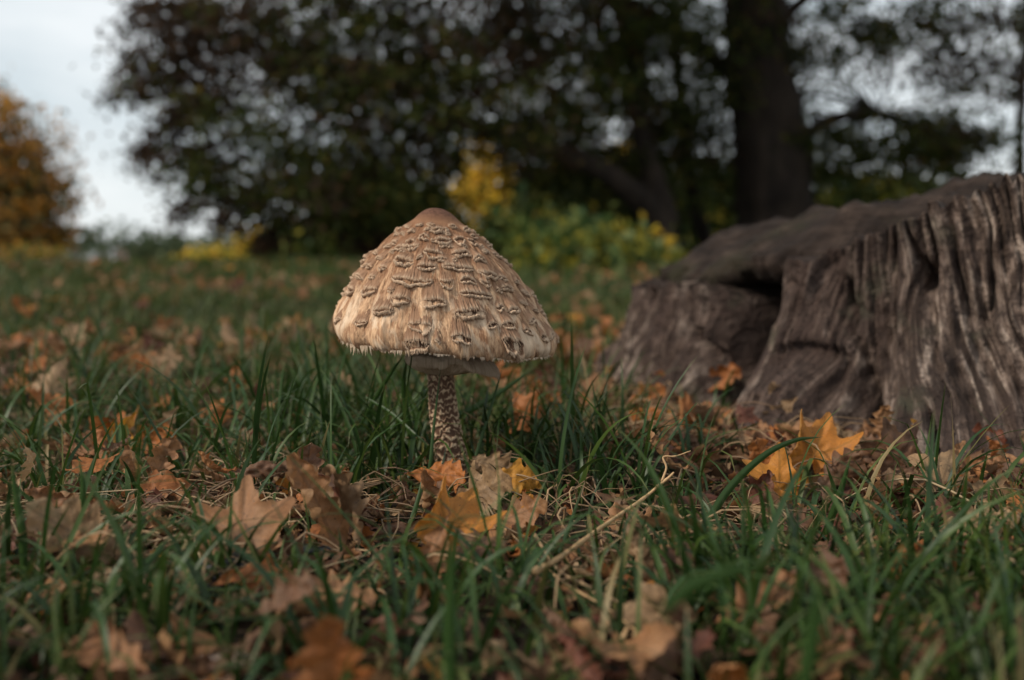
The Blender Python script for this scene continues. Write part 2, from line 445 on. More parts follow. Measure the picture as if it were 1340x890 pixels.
M['ring'] = mat_ring()
def mat_plain(name, c, rough=0.8, noise_s=40, var=0.5):
    t = NT(name); n = t.noise(t.coord(), noise_s, 5, .65)
    col = t.mix(t.ramp(n, (.3, 0.0), (.7, 1.0)), tuple(x * (1 - var) for x in c), c)
    return t.done(t.bsdf(col, rough, t.bump(n, .5, .02 / noise_s), .25))
M['gill'] = mat_plain('cream_gills', (0.62, 0.52, 0.38), .8, 300, .2)
M['chipbark'] = mat_plain('pale_bark', (0.43, 0.32, 0.26), .8, 160, .45)
M['black'] = mat_plain('black_humus', (0.022, 0.022, 0.026), .35, 130, .7)

# ================================================================== setting: ground
def build_ground():
    ys = np.concatenate([np.linspace(-1.0, 0.25, 14)[:-1], np.linspace(0.25, 2.2, 170)[:-1], np.geomspace(2.2, 10, 90)[:-1], np.geomspace(10, 900, 50)])
    u = np.linspace(-1, 1, 181)
    Y, U = np.meshgrid(ys, u, indexing='ij')
    X = U * (1.2 + np.abs(Y) * 1.6)
    Z = ground_z(X, Y)
    k = (Y > .2) & (Y < 2.5)
    Z = Z + k * 0.004 * fbm(X * 40, Y * 40, 0, 21, 3)
    me = mesh_np('ground', np.stack([X, Y, Z], -1).reshape(-1, 3), grid_faces(len(ys), 181))
    tag(obj('ground', me, M['soil']), 'dark soil of the meadow under the grass and fallen leaves', kind='structure')
build_ground()

# ================================================================== tree stump
SCX, SCY = 0.62, 1.25
def stump_rim(deg):
    return np.interp(deg, [90, 130, 160, 170, 188, 204, 205.5, 212.2, 213, 220, 223, 228, 236, 243, 255, 300, 360, 450],
                     [.21, .19, .15, .136, .140, .130, .060, .070, .165, .173, .186, .198, .222, .240, .262, .27, .25, .21])
def stump_top(x, y):
    return 0.165 + 0.17 * sstep(0.10, 0.80, x) * 0.62 + 0.020 * fbm(x * 16, y * 16, 0, 70, 4) + 0.014 * noise(x * 3, y * 3, 0, 71)
def build_stump():
    deg = np.concatenate([np.linspace(90, 155, 60)[:-1], np.linspace(155, 290, 760)[:-1], np.linspace(290, 450, 120)[:-1]])
    ph = np.radians(deg)
    rim = stump_rim(deg) + 0.008 * fbm(deg * .35, 0, 0, 61, 4) + 0.006 * noise(deg * 1.3, 0, 0, 62)
    nt_, ni = 120, 34
    t = np.linspace(-0.22, 1, nt_)[:, None]
    zz = rim[None] * t
    fl = np.clip(1 - t, 0, 1.2) ** 2.2
    base = 0.415 + 0.072 * fl
    roots = 0.055 * np.clip(np.sin(ph * 7 + 0.9 * np.sin(ph * 3))[None], 0, 1) * fl ** 1.2
    roots = roots + 0.085 * np.exp(-((deg - 237) / 4.5) ** 2)[None] * fl ** 1.1 + 0.065 * np.exp(-((deg - 246) / 12) ** 2)[None] * fl + 0.03 * np.exp(-((deg - 176) / 6) ** 2)[None] * fl
    x_ = ph * 0.45
    shr = .16 * (zz - .1) * sstep(222, 238, deg)[None]
    warp = shr + 0.016 * noise(x_[None] * 8, zz * 7, 0, 30) + 0.004 * noise(x_[None] * 30, zz * 24, 0, 33)
    g1 = fbm((x_[None] + warp) * 42, zz * 5, 0, 31, 5)
    g2 = 1 - np.abs(fbm((x_[None] + warp) * 62, zz * 5, 0, 35, 3)) * 2.2
    lobes = 0.014 * noise(x_[None] * 9 + zz * 2, zz * 1.5, 0, 37)
    crk = np.abs(noise((x_[None] + warp * 1.6) * 21 + 3, zz * 4.5, 0, 44))
    crack = -0.028 * np.exp(-(crk / 0.05) ** 2) * sstep(-.1, .25, noise(x_[None] * 8, zz * 11, 0, 46))
    lump = 0.012 * fbm(x_[None] * 22, zz * 24, 0, 41, 4) * sstep(0.75, 0.2, t)
    r = base + roots + lobes + 0.011 * g1 - 0.006 * g2 - 0.015 * np.exp(-np.abs(noise((x_[None] + warp) * 30 + 9, zz * 3.2, 0, 65)) / .10) * sstep(-.5, .2, noise(x_[None] * 12, zz * 7, 0, 66)) - 0.009 * np.exp(-np.abs(noise((x_[None] + warp) * 74, zz * 6, 0, 67)) / .12) + crack * 1.3 + lump * 1.5
    r = r + .030 * (np.exp(-((deg - 178) / 15) ** 2)[None] * sstep(0, .5, t))
    r = r + .040 * np.exp(-((deg[None] - 219.5) / 4.5) ** 2 - ((zz - .035) / .05) ** 2) - .060 * np.exp(-((deg[None] - 229.5) / 2.8) ** 2 - ((zz - .02) / .06) ** 2)
    r = r - .024 * np.exp(-((deg[None] - (224 + 7.5 * (1 - zz / .14)) - .5 * noise(zz * 60, 0, 0, 59)) / .7) ** 2) * sstep(.16, .13, zz)
    r = r + .012 * noise(deg[None] * .22, zz * 10, 0, 60)
    r = r + .030 * fbm(deg[None] * .5, zz * 34, 0, 64, 4) * np.exp(-((deg - 204) / 6.5) ** 2)[None]
    r = r + 0.0026 * fbm(x_[None] * 230, zz * 16, 0, 52, 3) + 0.0030 * fbm(x_[None] * 90, zz * 80, 0, 53, 4)
    # knot hollow low on the front
    dk = np.sqrt(((deg[None] - 221.5) / 4.2) ** 2 + ((zz - 0.052) / 0.030) ** 2)
    r = r - 0.018 * np.exp(-((dk - 1.0 - .3 * noise(x_[None] * 60, zz * 50, 0, 57)) / .34) ** 2) * sstep(.03, .06, zz) + 0.010 * np.exp(-dk ** 2 * 2)
    # deep cavity beside the left block
    cav = np.exp(-(np.abs(deg[None] - 206.6 - .8 * noise(zz * 30, 0, 0, 58)) / 5.6) ** 6)
    r = r - 0.30 * cav * (0.75 + 0.25 * sstep(0, .5, t))
    r = r + 0.016 * sstep(213, 215.5, deg)[None] * (1 - sstep(222, 232, deg))[None] * sstep(0, .6, t)
    P = np.stack([SCX + r * np.cos(ph)[None], SCY + r * np.sin(ph)[None], zz], -1)
    uv = np.stack(np.broadcast_arrays(x_[None] + warp * 1.2, zz), -1)
    # top surface towards the centre
    s = np.linspace(0, 1, ni + 1)[1:][:, None]
    rr = r[-1][None] * (1 - s)
    X, Y = SCX + rr * np.cos(ph), SCY + rr * np.sin(ph)
    low = sstep(214, 211, deg)[None] * sstep(150, 165, deg)[None]
    T = np.where(low > .5, 0.14, stump_top(X, Y) - 0.012)
    Z = rim[None] + (T - rim[None]) * sstep(0, 0.45, s) + 0.004 * fbm(X * 60, Y * 60, 0, 73, 3) * sstep(0, .1, s)
    P2 = np.stack([X, Y, Z], -1)
    uv2 = np.stack([X + Y * 2, Z * .3 + rr], -1)
    V = np.concatenate([P, P2]).reshape(-1, 3); UV = np.concatenate([uv, uv2]).reshape(-1, 2)
    me = mesh_np('stump_wood', V, grid_faces(nt_ + ni, len(deg), True), uv=UV)
    root = empty('tree_stump', (SCX, SCY, 0), 'big weathered grey brown tree stump with grooved sides at the right', 'tree stump')
    ncol = len(deg); nf = len(me.polygons)
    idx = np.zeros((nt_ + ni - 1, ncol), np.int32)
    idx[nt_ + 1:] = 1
    idx[:nt_, (deg > 201.5) & (deg < 211.6)] = 1                  # dark rotten heartwood in the split, the recess's shade put into its colour
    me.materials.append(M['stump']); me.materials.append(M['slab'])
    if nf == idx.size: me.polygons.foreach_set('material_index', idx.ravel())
    obj('trunk_wall', me, M['stump'], root)
    # the dark rotten sheet lying over the low left block
    n_, m_ = 340, 40
    dg = np.linspace(157, 262, n_); p2 = np.radians(dg)
    ro = np.interp(dg, [157, 170, 186, 200, 212, 216, 222, 236, 262], [.425, .418, .412, .392, .375, .352, .315, .28, .24]) + 0.012 * fbm(dg * .22, 0, 0, 80, 4)
    V = []
    prof = [(0.0, 'b'), (0.75, 'b'), (0.97, 'b'), (1.0, 'm1'), (1.012, 'm2'), (1.0, 'm3'), (0.985, 't')] + [(q, 't') for q in np.linspace(0.95, 0.0, m_)]
    for q, w_ in prof:
        rr = ro * q
        X, Y = SCX + rr * np.cos(p2), SCY + rr * np.sin(p2)
        top = stump_top(X, Y) + 0.018 * sstep(1.0, .8, q) - 0.010 * sstep(0.9, 1.0, q)
        bot = 0.142 + 0.003 * noise(dg * .3, q * 4, 0, 81)
        z = {'b': bot, 't': top}.get(w_)
        if w_ == 'm1': z = bot * .75 + top * .25
        if w_ == 'm2': z = bot * .45 + top * .55
        if w_ == 'm3': z = bot * .15 + top * .85
        if w_[0] == 'm':
            k = 1 + 0.045 * fbm(dg * .9, float(w_[1]) * 1.7, 0, 83, 3)
            X, Y = SCX + rr * k * np.cos(p2), SCY + rr * k * np.sin(p2)
        V.append(np.stack([X, Y, z * np.ones_like(X)], -1))
    V = np.array(V)
    tr_ = noise(V[..., 0] * 11, V[..., 1] * 11, 0, 85) * 3.2
    V[..., 2] += .0042 * (np.floor(tr_) + sstep(.6, 1, tr_ % 1))
    V[..., 2] += 0.0075 * fbm(V[..., 0] * 55, V[..., 1] * 55, V[..., 2] * 80, 84, 3)
    obj('rotten_top_slab', mesh_np('rotten_top_slab', V.reshape(-1, 3), grid_faces(len(prof), n_)), M['slab'], root)
    # splintered wood pieces standing on the rim and in the cavity
    rs = random.Random(5)
    for k in range(9):
        dgk = rs.uniform(206, 212) if k < 4 else rs.uniform(214, 240)
        rk = .33 + .03 * rs.random() if k < 4 else .37
        a = R(dgk); z0 = 0 if k < 4 else float(stump_rim(dgk)) - .03
        x, y = SCX + rk * math.cos(a), SCY + rk * math.sin(a)
        hh = rs.uniform(.04, .09) if k < 4 else rs.uniform(.03, .045)
        mb = MB()
        mb.tube([(x, y, z0), (x + rs.uniform(-.004, .004), y, z0 + hh * .6), (x + rs.uniform(-.01, .01), y + .004, z0 + hh)], [.011, .009, .002], 7, .5, seed=k)
        obj('splinter', mb.mesh('splinter'), M['stump'], root)
build_stump()

# ================================================================== the mushroom
K = 1812.0                                  # photograph pixels per metre at the mushroom
MY = 0.72
cap_base = at(578, 440, MY)
# profile (radius px, depth below apex px)
PR = [(0, 0), (9, 1.2), (17, 5), (24, 10.5), (31, 17), (46.5, 28), (64, 42), (81, 58), (97.5, 76), (113, 98), (126, 119), (136, 138), (142.5, 153), (144, 164), (142, 172), (137, 177)]
PRi = [(133, 175), (134, 167), (126, 146), (108, 122), (84, 98), (56, 84), (24, 78), (6, 76)]
prof_o = spline([(a / K, 0, -b / K) for a, b in PR], 400)
seg = np.concatenate([[0], np.cumsum(np.linalg.norm(np.diff(prof_o, axis=0), axis=1))]); seg /= seg[-1]
CAP_LEN = 0.13
tilt = Matrix.Rotation(R(4.3), 4, 'Y') @ Matrix.Rotation(R(2.0), 4, 'X')
apex = at(571, 272, MY)
shear = Matrix.Identity(4); shear[0][2] = -0.150               # the cap sits askew: its rim lies to the right of its tip
CAPM = np.array((Matrix.Translation(apex) @ shear @ tilt))
def cap_rel(th, s):                        # slow waviness of the cap, in metres
    return 0.0022 * noise(np.cos(th) * 1.6 + 3, np.sin(th) * 1.6, s * 3, 90) * sstep(.1, .5, s) + 0.0012 * noise(np.cos(th) * 5, np.sin(th) * 5, s * 6, 91) * sstep(.1, .4, s)
def cap_pt(th, s, n=0.0):
    """point of the cap surface at angle th (0 = +X, -90deg = towards the camera), s in 0..1, offset n along the normal (metres), in local cap coords"""
    th, s = np.broadcast_arrays(np.asarray(th, float), np.asarray(s, float))
    r = np.interp(s, seg, prof_o[:, 0]); z = np.interp(s, seg, prof_o[:, 2])
    dr = np.interp(s + .012, seg, prof_o[:, 0]) - np.interp(s - .012, seg, prof_o[:, 0])
    dz = np.interp(s + .012, seg, prof_o[:, 2]) - np.interp(s - .012, seg, prof_o[:, 2])
    L = np.sqrt(dr ** 2 + dz ** 2) + 1e-9
    nr, nz_ = -dz / L, dr / L
    k = n + cap_rel(th, s)
    rr = r + nr * k
    return np.stack([rr * np.cos(th), rr * np.sin(th), z + nz_ * k], -1)
def to_world(P):
    P = np.asarray(P)
    return P @ CAPM[:3, :3].T + CAPM[:3, 3]

def build_mushroom():
    base = at(602, 650, MY)
    root = empty('parasol_mushroom', (base.x, base.y, 0), 'tall parasol mushroom with shaggy pointed brown cap rising from the leaves', 'mushroom')
    # --- cap
    nth, ns = 900, 230
    th = np.linspace(0, 2 * math.pi, nth, endpoint=False)[None]
    s = np.linspace(0, 1, ns)[:, None]
    lines = noise(np.cos(th) * 26, np.sin(th) * 26, s * 9, 92) * .00055 + noise(np.cos(th) * 75, np.sin(th) * 75, s * 16, 93) * .00038
    pits = noise(np.cos(th) * 10, np.sin(th) * 10, s * 15, 94) * .0008
    folds = noise(np.cos(th) * 15, np.sin(th) * 15, s * 4, 97) * .0013 * sstep(.5, .95, s)
    n = (lines + pits + folds) * sstep(.14, .28, s)
    rimj = sstep(.93, 1, s) * (0.0016 * noise(np.cos(th) * 30, np.sin(th) * 30, 0, 95) + 0.001 * noise(np.cos(th) * 90, np.sin(th) * 90, 0, 96))
    P = cap_pt(th + 0 * s, s + 0 * th, n)
    P[..., 2] += rimj
    # inner side
    inner = []
    cr = P[-1]
    for k, (r_, d_) in enumerate(PRi):
        q = np.stack([r_ / K * np.cos(th[0]), r_ / K * np.sin(th[0]), np.full(nth, -d_ / K)], -1)
        inner.append(q if k > 0 else q * .5 + cr * .5)
    A = np.concatenate([P, np.array(inner)])
    uv = np.stack(np.broadcast_arrays(th, np.concatenate([s[:, 0], np.linspace(1, 1.3, len(PRi))])[:, None]), -1)
    me = mesh_np('cap', to_world(A.reshape(-1, 3)), grid_faces(ns + len(PRi), nth, True), uv=uv.reshape(-1, 2))
    cap = obj('cap', me, M['cap'], root)
    # --- gills: thin radial plates under the cap
    mb = MB()
    for k in range(150):
        a = k / 150 * 2 * math.pi + RNG.uniform(-.006, .006)
        rr = np.linspace(12, 131, 9) / K
        zt = np.interp(rr * K, [x[0] for x in PRi[::-1]], [-x[1] for x in PRi[::-1]]) / K
        zb = zt - 0.0055 * np.sin(np.clip((rr * K - 8) / 128, 0, 1) * math.pi) ** .6
        ca, sa = math.cos(a), math.sin(a)
        V = [(r * ca, r * sa, z + .0006) for r, z in zip(rr, zt)] + [(r * ca + .0003 * sa, r * sa - .0003 * ca, z) for r, z in zip(rr, zb)]
        mb.add(to_world(np.array(V)), grid_faces(2, 9))
    tag(obj('gills', mb.mesh('gills'), M['gill'], root), kind='stuff')
    # --- scales: shaggy flaps with curled pale lips
    bvh = BVHTree.FromPolygons([Vector(v) for v in to_world(cap_pt(np.linspace(0, 2 * math.pi, 120, endpoint=False)[None] + 0 * np.linspace(0, 1, 60)[:, None], np.linspace(0.001, 1, 60)[:, None] + 0 * np.linspace(0, 1, 120)[None]).reshape(-1, 3))],
                               [tuple(int(q) for q in f) for f in grid_faces(60, 120, True)])
    inv = np.linalg.inv(CAPM)
    def locate(px, py):
        hit = bvh.ray_cast(Vector((0, 0, CAM_Z)), ray(px, py).normalized())
        if hit[0] is None: return None
        q = inv[:3, :3] @ np.array(hit[0]) + inv[:3, 3]
        a = math.atan2(q[1], q[0]); r = math.hypot(q[0], q[1])
        k = np.argmin((prof_o[:, 0] - r) ** 2 + (prof_o[:, 2] - q[2]) ** 2)
        return a, seg[k]
    # lip centre x, y and width in the 3.71x enlargement of the cap; last: mouth opening
    Z = [(575,155,85,.4),(500,182,50,1.1),(440,212,62,1.3),(590,205,80,.6),(385,240,72,.8),(450,240,60,.5),(547,268,85,1.2),(588,292,46,.6),(680,268,85,.9),(765,292,60,.2),
         (668,197,50,1.2),(730,207,46,1.2),(405,308,100,.6),(300,335,52,.7),(515,328,82,.6),(665,338,138,.25),(435,402,185,.5),(612,405,58,1.2),(712,394,68,.7),(815,374,100,.4),
         (795,412,52,.3),(903,442,78,.1),(385,487,84,.7),(545,494,108,.9),(757,464,150,.35),(238,442,86,1.1),(300,546,112,.2),(725,545,126,.6),(865,524,42,.7),(935,537,70,.3),
         (480,612,98,1.0),(830,612,55,.8),(905,602,64,.9),(1022,591,62,.3),(190,608,80,.3),(465,690,105,1.0),(680,666,80,1.5),(930,690,98,1.4),(1080,668,38,1.2),
         (360,215,46,.4),(330,232,40,.4),(285,290,46,.4),(235,330,46,.4),(190,385,70,.6),(122,470,64,.5),(97,485,40,.3),(215,330,40,.4),(1085,530,66,.3),(1118,622,50,.3),(990,462,62,.2),
         (985,512,56,.3),(850,278,80,.4),(800,262,60,.5),(940,345,56,.4),(1012,436,56,.3),(900,300,50,.3),(700,150,50,.5),(640,140,40,.4),(520,150,40,.5),(480,130,36,.4),(440,160,40,.4),
         (400,175,44,.4),(610,175,40,.6),(775,235,46,.8),(740,165,40,.5),(830,225,40,.5),(880,390,60,.3),(650,300,30,.3),(950,410,50,.3),(1060,500,50,.2),(620,232,44,.4),(270,262,40,.3),
         (150,420,56,.4),(85,590,60,.5),(66,640,44,.6),(1040,545,52,.3),(340,445,40,.2),(860,445,30,.3),(1000,640,44,.4),(545,205,30,.3),(400,255,34,.4),(480,282,30,.3),(345,262,36,.4),(250,385,40,.3),(690,230,34,.5),(565,690,30,.4),(590,232,30,.3)]
    spots = []
    for zx, zy, zw, mo in Z:
        q = locate(420 + zx / 3.709, 260 + zy / 3.709)
        if q: spots.append((q[0], q[1], 1.1 * zw / 3.709 / K, mo))
    rs = random.Random(3)
    # the sides and back that the photograph does not show in detail
    tries = 0
    while len(spots) < 160 and tries < 6000:
        tries += 1
        a = rs.uniform(-math.pi, math.pi); s_ = rs.uniform(.15, .93)
        front = abs(((a + math.pi / 2 + math.pi) % (2 * math.pi)) - math.pi)
        if front < 1.12 and s_ > .30: continue
        r_ = np.interp(s_, seg, prof_o[:, 0])
        d = min(math.hypot(((a - b + math.pi) % (2 * math.pi) - math.pi) * r_, (s_ - c) * CAP_LEN * .95) for b, c, _, _ in spots)
        if d < (.0042 if s_ < .4 else .0075): continue
        spots.append((a, s_, rs.uniform(.006, .016) * (.6 if s_ < .4 else 1), rs.uniform(.2, 1.0)))
    for i, (a0, s0, wd, mo) in enumerate(spots):
        r0 = max(.008, float(np.interp(s0, seg, prof_o[:, 0])))
        na = max(11, min(48, int(wd / .00045)))
        av = np.linspace(-1, 1, na)
        e = np.clip(1 - np.abs(av) ** 2.6, 0, 1) ** .6
        big = min(1.25, .45 + wd / .022) * rs.uniform(.8, 1.2)
        if i > 40 and rs.random() < .45: mo *= .12                  # plain lifted flap without an open mouth
        Ls = min(.014, .006 + wd * .45) / CAP_LEN * (0.65 if s0 < .35 else 1)
        jag = RNG.uniform(-1, 1, na); jag2 = noise(av * 2.3, i * 3.1, 0, 99)
        sag = -0.0022 * av ** 2 * big * rs.uniform(-.9, 1.0) + 0.0010 * jag2 * big + av * rs.uniform(-.0012, .0012)
        slope = rs.uniform(.8, 1.2) * big
        rows = [(-1.0, -.0006, 0), (-.75, .0002, 0), (-.5, .0008, 0), (-.32, .0014, .03), (-.18, .0020, .20), (-.05, .0025, .7)]
        # row of (s fraction of Ls, normal height m, lip pigment)
        V, lip, U = [], [], []
        def put(sv, nv, lp):
            th_ = a0 + av * wd / 2 / r0
            V.append(cap_pt(th_, np.clip(sv, 0.02, .995), nv)); lip.append(np.zeros(na) + lp)
            U.append(np.stack([th_, sv + 0 * th_], -1))
        for f, hgt, lp in rows:
            put(s0 + f * Ls * (.4 + .6 * e) * (1 + .22 * jag * (f < -.04)) + sag / CAP_LEN * (1 + f), hgt * slope * e * (1 + .2 * jag) - .0003 * (1 - e), np.clip(lp * (1 + .8 * jag), 0, 1))
        gap = .0031 * mo * big * (1 + .5 * noise(av * 3, i * 1.7, 2, 98))                                        # width of the open mouth
        tipn = (.0021 * big + .0004 * mo) * e * (1 + .45 * jag)
        put(s0 + sag / CAP_LEN + (.0002) / CAP_LEN, .0002 * e - .0002, -1.0)              # floor of the mouth, brown flesh with its shadow painted in
        put(s0 + sag / CAP_LEN + (gap * 1.1 * e) / CAP_LEN, .0003 * e - .0002, -.6)
        put(s0 + sag / CAP_LEN + (gap * 1.2 * e + .0001) / CAP_LEN, tipn * .8, .8)
        put(s0 + sag / CAP_LEN + (gap * 1.25 * e + .0006 * e + .0004 * jag * e) / CAP_LEN, tipn, 1.0)
        put(s0 + sag / CAP_LEN + (gap * 1.3 * e + .0011 * e * big) / CAP_LEN, tipn * .8, .8)
        put(s0 + sag / CAP_LEN + (gap * 1.3 * e + .0016 * e * big * (1 + .5 * jag)) / CAP_LEN, tipn * .45, np.clip(.35 + .5 * jag, 0, 1))
        put(s0 + sag / CAP_LEN + (gap * 1.3 * e + .0014 * e * big) / CAP_LEN, tipn * .12, .1)
        put(s0 + sag / CAP_LEN + (gap * 1.2 * e + .0007 * e) / CAP_LEN, -.0006, .1)
        V = np.array(V)
        V += RNG.normal(0, .00016, V.shape)
        # pale fibres frayed from both lips of the flap
        nh = int(na * 2.6)
        hs = RNG.uniform(0.03, .97, nh) * (na - 1); k0 = hs.astype(int); fr = (hs - k0)[:, None]
        up = RNG.random(nh) < .42
        row = np.where(up, 5, 9)
        st_ = V[row, k0] * (1 - fr) + V[row, np.minimum(k0 + 1, na - 1)] * fr
        rad_ = st_.copy(); rad_[:, 2] = 0; rad_ /= np.linalg.norm(rad_, axis=1, keepdims=True)
        tan_ = np.stack([-rad_[:, 1], rad_[:, 0], 0 * rad_[:, 0]], -1)
        hl = RNG.uniform(.0006, .0021, nh)[:, None] * big
        dirv = rad_ * RNG.uniform(.15, .8, (nh, 1)) + [0, 0, -1] + tan_ * RNG.normal(0, .32, (nh, 1))
        dirv /= np.linalg.norm(dirv, axis=1, keepdims=True)
        wh = RNG.uniform(.00010, .00022, nh)[:, None]
        H = np.stack([st_ - tan_ * wh, st_ + tan_ * wh, st_ + dirv * hl], 1).reshape(-1, 3)
        VV = np.concatenate([V.reshape(-1, 3), H]); nb = V.shape[0] * na
        UU = np.concatenate([np.array(U).reshape(-1, 2), np.repeat(np.stack([RNG.uniform(0, 6, nh), np.full(nh, s0)], -1), 3, 0)])
        LL = np.concatenate([np.array(lip).ravel(), np.repeat(RNG.uniform(.35, 1, nh), 3)])
        me = mesh_np('scale', to_world(VV), [grid_faces(len(V), na), np.arange(nh * 3).reshape(-1, 3) + nb], uv=UU, attrs={'lip': LL})
        sc = obj('scale', me, M['scale'], root)
        sc.parent = cap
        sc.matrix_parent_inverse = (root.matrix_basis @ Matrix.Identity(4)).inverted() @ root.matrix_basis
        cap.matrix_basis = Matrix.Identity(4)
    # --- fibres on the skin and a torn hanging fringe at the rim
    N = 15000
    a = RNG.uniform(0, 2 * math.pi, N); s_ = np.sqrt(RNG.uniform(.06, .97, N)); s_ = np.clip(s_, .24, .97)
    ln = RNG.uniform(.0015, .0045, N) / CAP_LEN; wd = RNG.uniform(.00010, .00028, N)
    r_ = np.maximum(.01, np.interp(s_, seg, prof_o[:, 0])); dth = RNG.normal(0, .0006, N) / r_
    p0 = cap_pt(a - wd / r_, s_, .0001); p1 = cap_pt(a + wd / r_, s_, .0001)
    p2 = cap_pt(a + dth, np.minimum(s_ + ln, .998), RNG.uniform(.0003, .0009, N))
    V = np.stack([p0, p1, p2], 1).reshape(-1, 3)
    F = np.arange(N * 3).reshape(-1, 3)
    o = obj('fibres', mesh_np('fibres', to_world(V), F, uv=np.stack([np.repeat(a, 3), np.repeat(s_, 3)], -1)), M['cap'], cap); o.matrix_parent_inverse = Matrix.Identity(4)
    tag(o, kind='stuff')
    mb = MB()
    for k in range(520):
        a = RNG.uniform(0, 2 * math.pi)
        m = max(0.0, float(noise(math.cos(a) * 3, math.sin(a) * 3, 0, 101))) + (0.55 if abs(((a - math.pi * 1.13 + math.pi) % (2 * math.pi)) - math.pi) < .5 else 0.08)
        l = RNG.uniform(.0008, .0022) + m * RNG.uniform(0, .0050)
        wda = RNG.uniform(.0004, .0012) / .077
        rows = 5
        V = []
        dr = RNG.normal(0, .12); bend = RNG.normal(0, .5)
        for q in np.linspace(0, 1, rows):
            c = a + dr * .05 * q; wq = wda * (1 - q) ** .7
            for sgn in (-1, 0, 1):
                pt = cap_pt(c + sgn * wq, .985, .0004 if sgn == 0 else 0).copy()
                pt[2] -= q * l; pt[:2] *= 1 + (-.0 + .02 * bend * q * q)
                V.append(pt)
        mb.add(to_world(np.array(V)), grid_faces(rows, 3), uv=np.tile([[a, .92]], (rows * 3, 1)))
    o = obj('rim_fringe', mb.mesh('rim_fringe'), M['ring'], cap); o.matrix_parent_inverse = Matrix.Identity(4)
    tag(o, kind='stuff')
    # --- stem
    cl = spline([at(574, 440, MY), at(575, 470, MY), at(578, 510, MY), at(582, 550, MY), at(589, 590, MY), at(600, 630, MY), at(606, 668, MY)], 300)
    nrow, nc = len(cl), 150
    tt = np.linspace(0, 1, nrow)
    rad = np.interp(tt, [0, .13, .3, .6, .8, 1], [12, 14.5, 16, 18.8, 20.5, 25]) / K
    th = np.linspace(0, 2 * math.pi, nc, endpoint=False)
    TH, T = np.meshgrid(th, tt)
    c_, s_ = np.cos(TH), np.sin(TH)
    wv = noise(c_ * 2.2, s_ * 2.2, T * 13, 111) * .5
    q1 = noise(c_ * 3.1, s_ * 3.1, T * 30 + wv * 3, 112)
    q2 = noise(c_ * 7, s_ * 7, T * 55 + wv * 3, 113)
    tri = np.abs(((TH * 7 / 6.2832 + .35 * q1 + T * 1.5) % 1) * 2 - 1)
    z_ = T * 27 + .62 * tri + .75 * noise(c_ * 1.6, s_ * 1.6, T * 9, 116) + .30 * q2
    band = 1 - np.abs((z_ % 1) * 2 - 1)                       # bands torn into zigzags
    brk = noise(c_ * 4.4 + 7, s_ * 4.4, T * 34, 114)
    pat = sstep(.40, .92, band + .30 * brk + .15 * q2 + .06)
    pat = pat * .85 + .15 * sstep(-.2, .9, q2 + q1)
    pat = np.clip(pat, 0, 1)
    rr = rad[:, None] * (1 + .05 * noise(c_ * 1.2, s_ * 1.2, T * 5, 115)) + .00115 * pat + .0002 * noise(c_ * 14, s_ * 14, T * 160, 117)
    Tn = np.gradient(cl, axis=0); Tn /= np.linalg.norm(Tn, axis=1, keepdims=True)
    A = np.cross(Tn, [0, 1, 0]); A /= np.linalg.norm(A, axis=1, keepdims=True); B = np.cross(Tn, A)
    P = cl[:, None] + (c_[..., None] * A[:, None] + s_[..., None] * B[:, None]) * rr[..., None]
    obj('stem', mesh_np('stem', P.reshape(-1, 3), grid_faces(nrow, nc, True), attrs={'pat': pat.ravel()}), M['stem'], root)
    # --- ring: torn double collar, drooping on the right
    cx, cy = 581, 463
    c0 = at(cx, cy, MY)
    n_, m_ = 260, 34
    th = np.linspace(0, 2 * math.pi, n_, endpoint=False)
    right = .5 + .5 * np.cos(th)
    V = []
    uvs = []
    ro = (47 + 24 * right ** 2 + 5 * noise(np.cos(th) * 2.5, np.sin(th) * 2.5, 0, 120) + 2.0 * noise(np.cos(th) * 9, np.sin(th) * 9, 0, 121)) / K
    droop = (1 + 25 * right ** 3 + 2 * noise(np.cos(th) * 4, np.sin(th) * 4, 0, 126)) / K
    prof = [(0.30, -24, 0), (.38, -26, 0), (.47, -25, 0), (.66, -20, .1), (.86, -13, .35), (.97, -8, .7), (1.0, -4, 1), (1.02, 0, 1), (.99, 4.0, .97), (.9, 5.5, .62), (.75, 4, .3), (.55, 5, .05), (.4, 7, 0), (.3, 9, 0)]
    prof = spline([(a, b, c) for a, b, c in prof], m_)
    for a, b, c in prof:
        rr = ro * a
        wob = (6.0 * noise(np.cos(th) * 3 + 5, np.sin(th) * 3, a * 2, 122) + 1.2 * noise(np.cos(th) * 12, np.sin(th) * 12, a * 5, 124)) / K * sstep(.35, .9, a)
        V.append(np.stack([c0.x + rr * np.cos(th), c0.y + rr * np.sin(th), c0.z + b / K - droop * c + wob], -1))
        uvs.append(np.stack([th, np.full(n_, a)], -1))
    V = np.array(V)
    rg = obj('ring', mesh_np('ring', V.reshape(-1, 3), grid_faces(m_, n_, True), uv=np.array(uvs).reshape(-1, 2)), M['ring'], root)
    edge = V[int(m_ * .42):int(m_ * .60)].reshape(-1, 3); nf = 1500
    e0 = edge[RNG.integers(0, len(edge), nf)]; rd = e0 - np.array(c0); rd[:, 2] = 0; rd /= np.linalg.norm(rd, axis=1, keepdims=True)
    tg = np.stack([-rd[:, 1], rd[:, 0], 0 * rd[:, 0]], -1); dv = rd * RNG.uniform(.1, 1, (nf, 1)) + tg * RNG.normal(0, .6, (nf, 1)) + [0, 0, -.5] * RNG.uniform(-.4, 1.6, (nf, 1))
    H = np.stack([e0 - tg * .00013, e0 + tg * .00013, e0 + dv * RNG.uniform(.0008, .0028, (nf, 1))], 1).reshape(-1, 3)
    o = obj('ring_fibres', mesh_np('ring_fibres', H, np.arange(nf * 3).reshape(-1, 3), uv=RNG.uniform(0, 1, (nf * 3, 2))), M['ring'], rg); o.matrix_parent_inverse = Matrix.Identity(4)
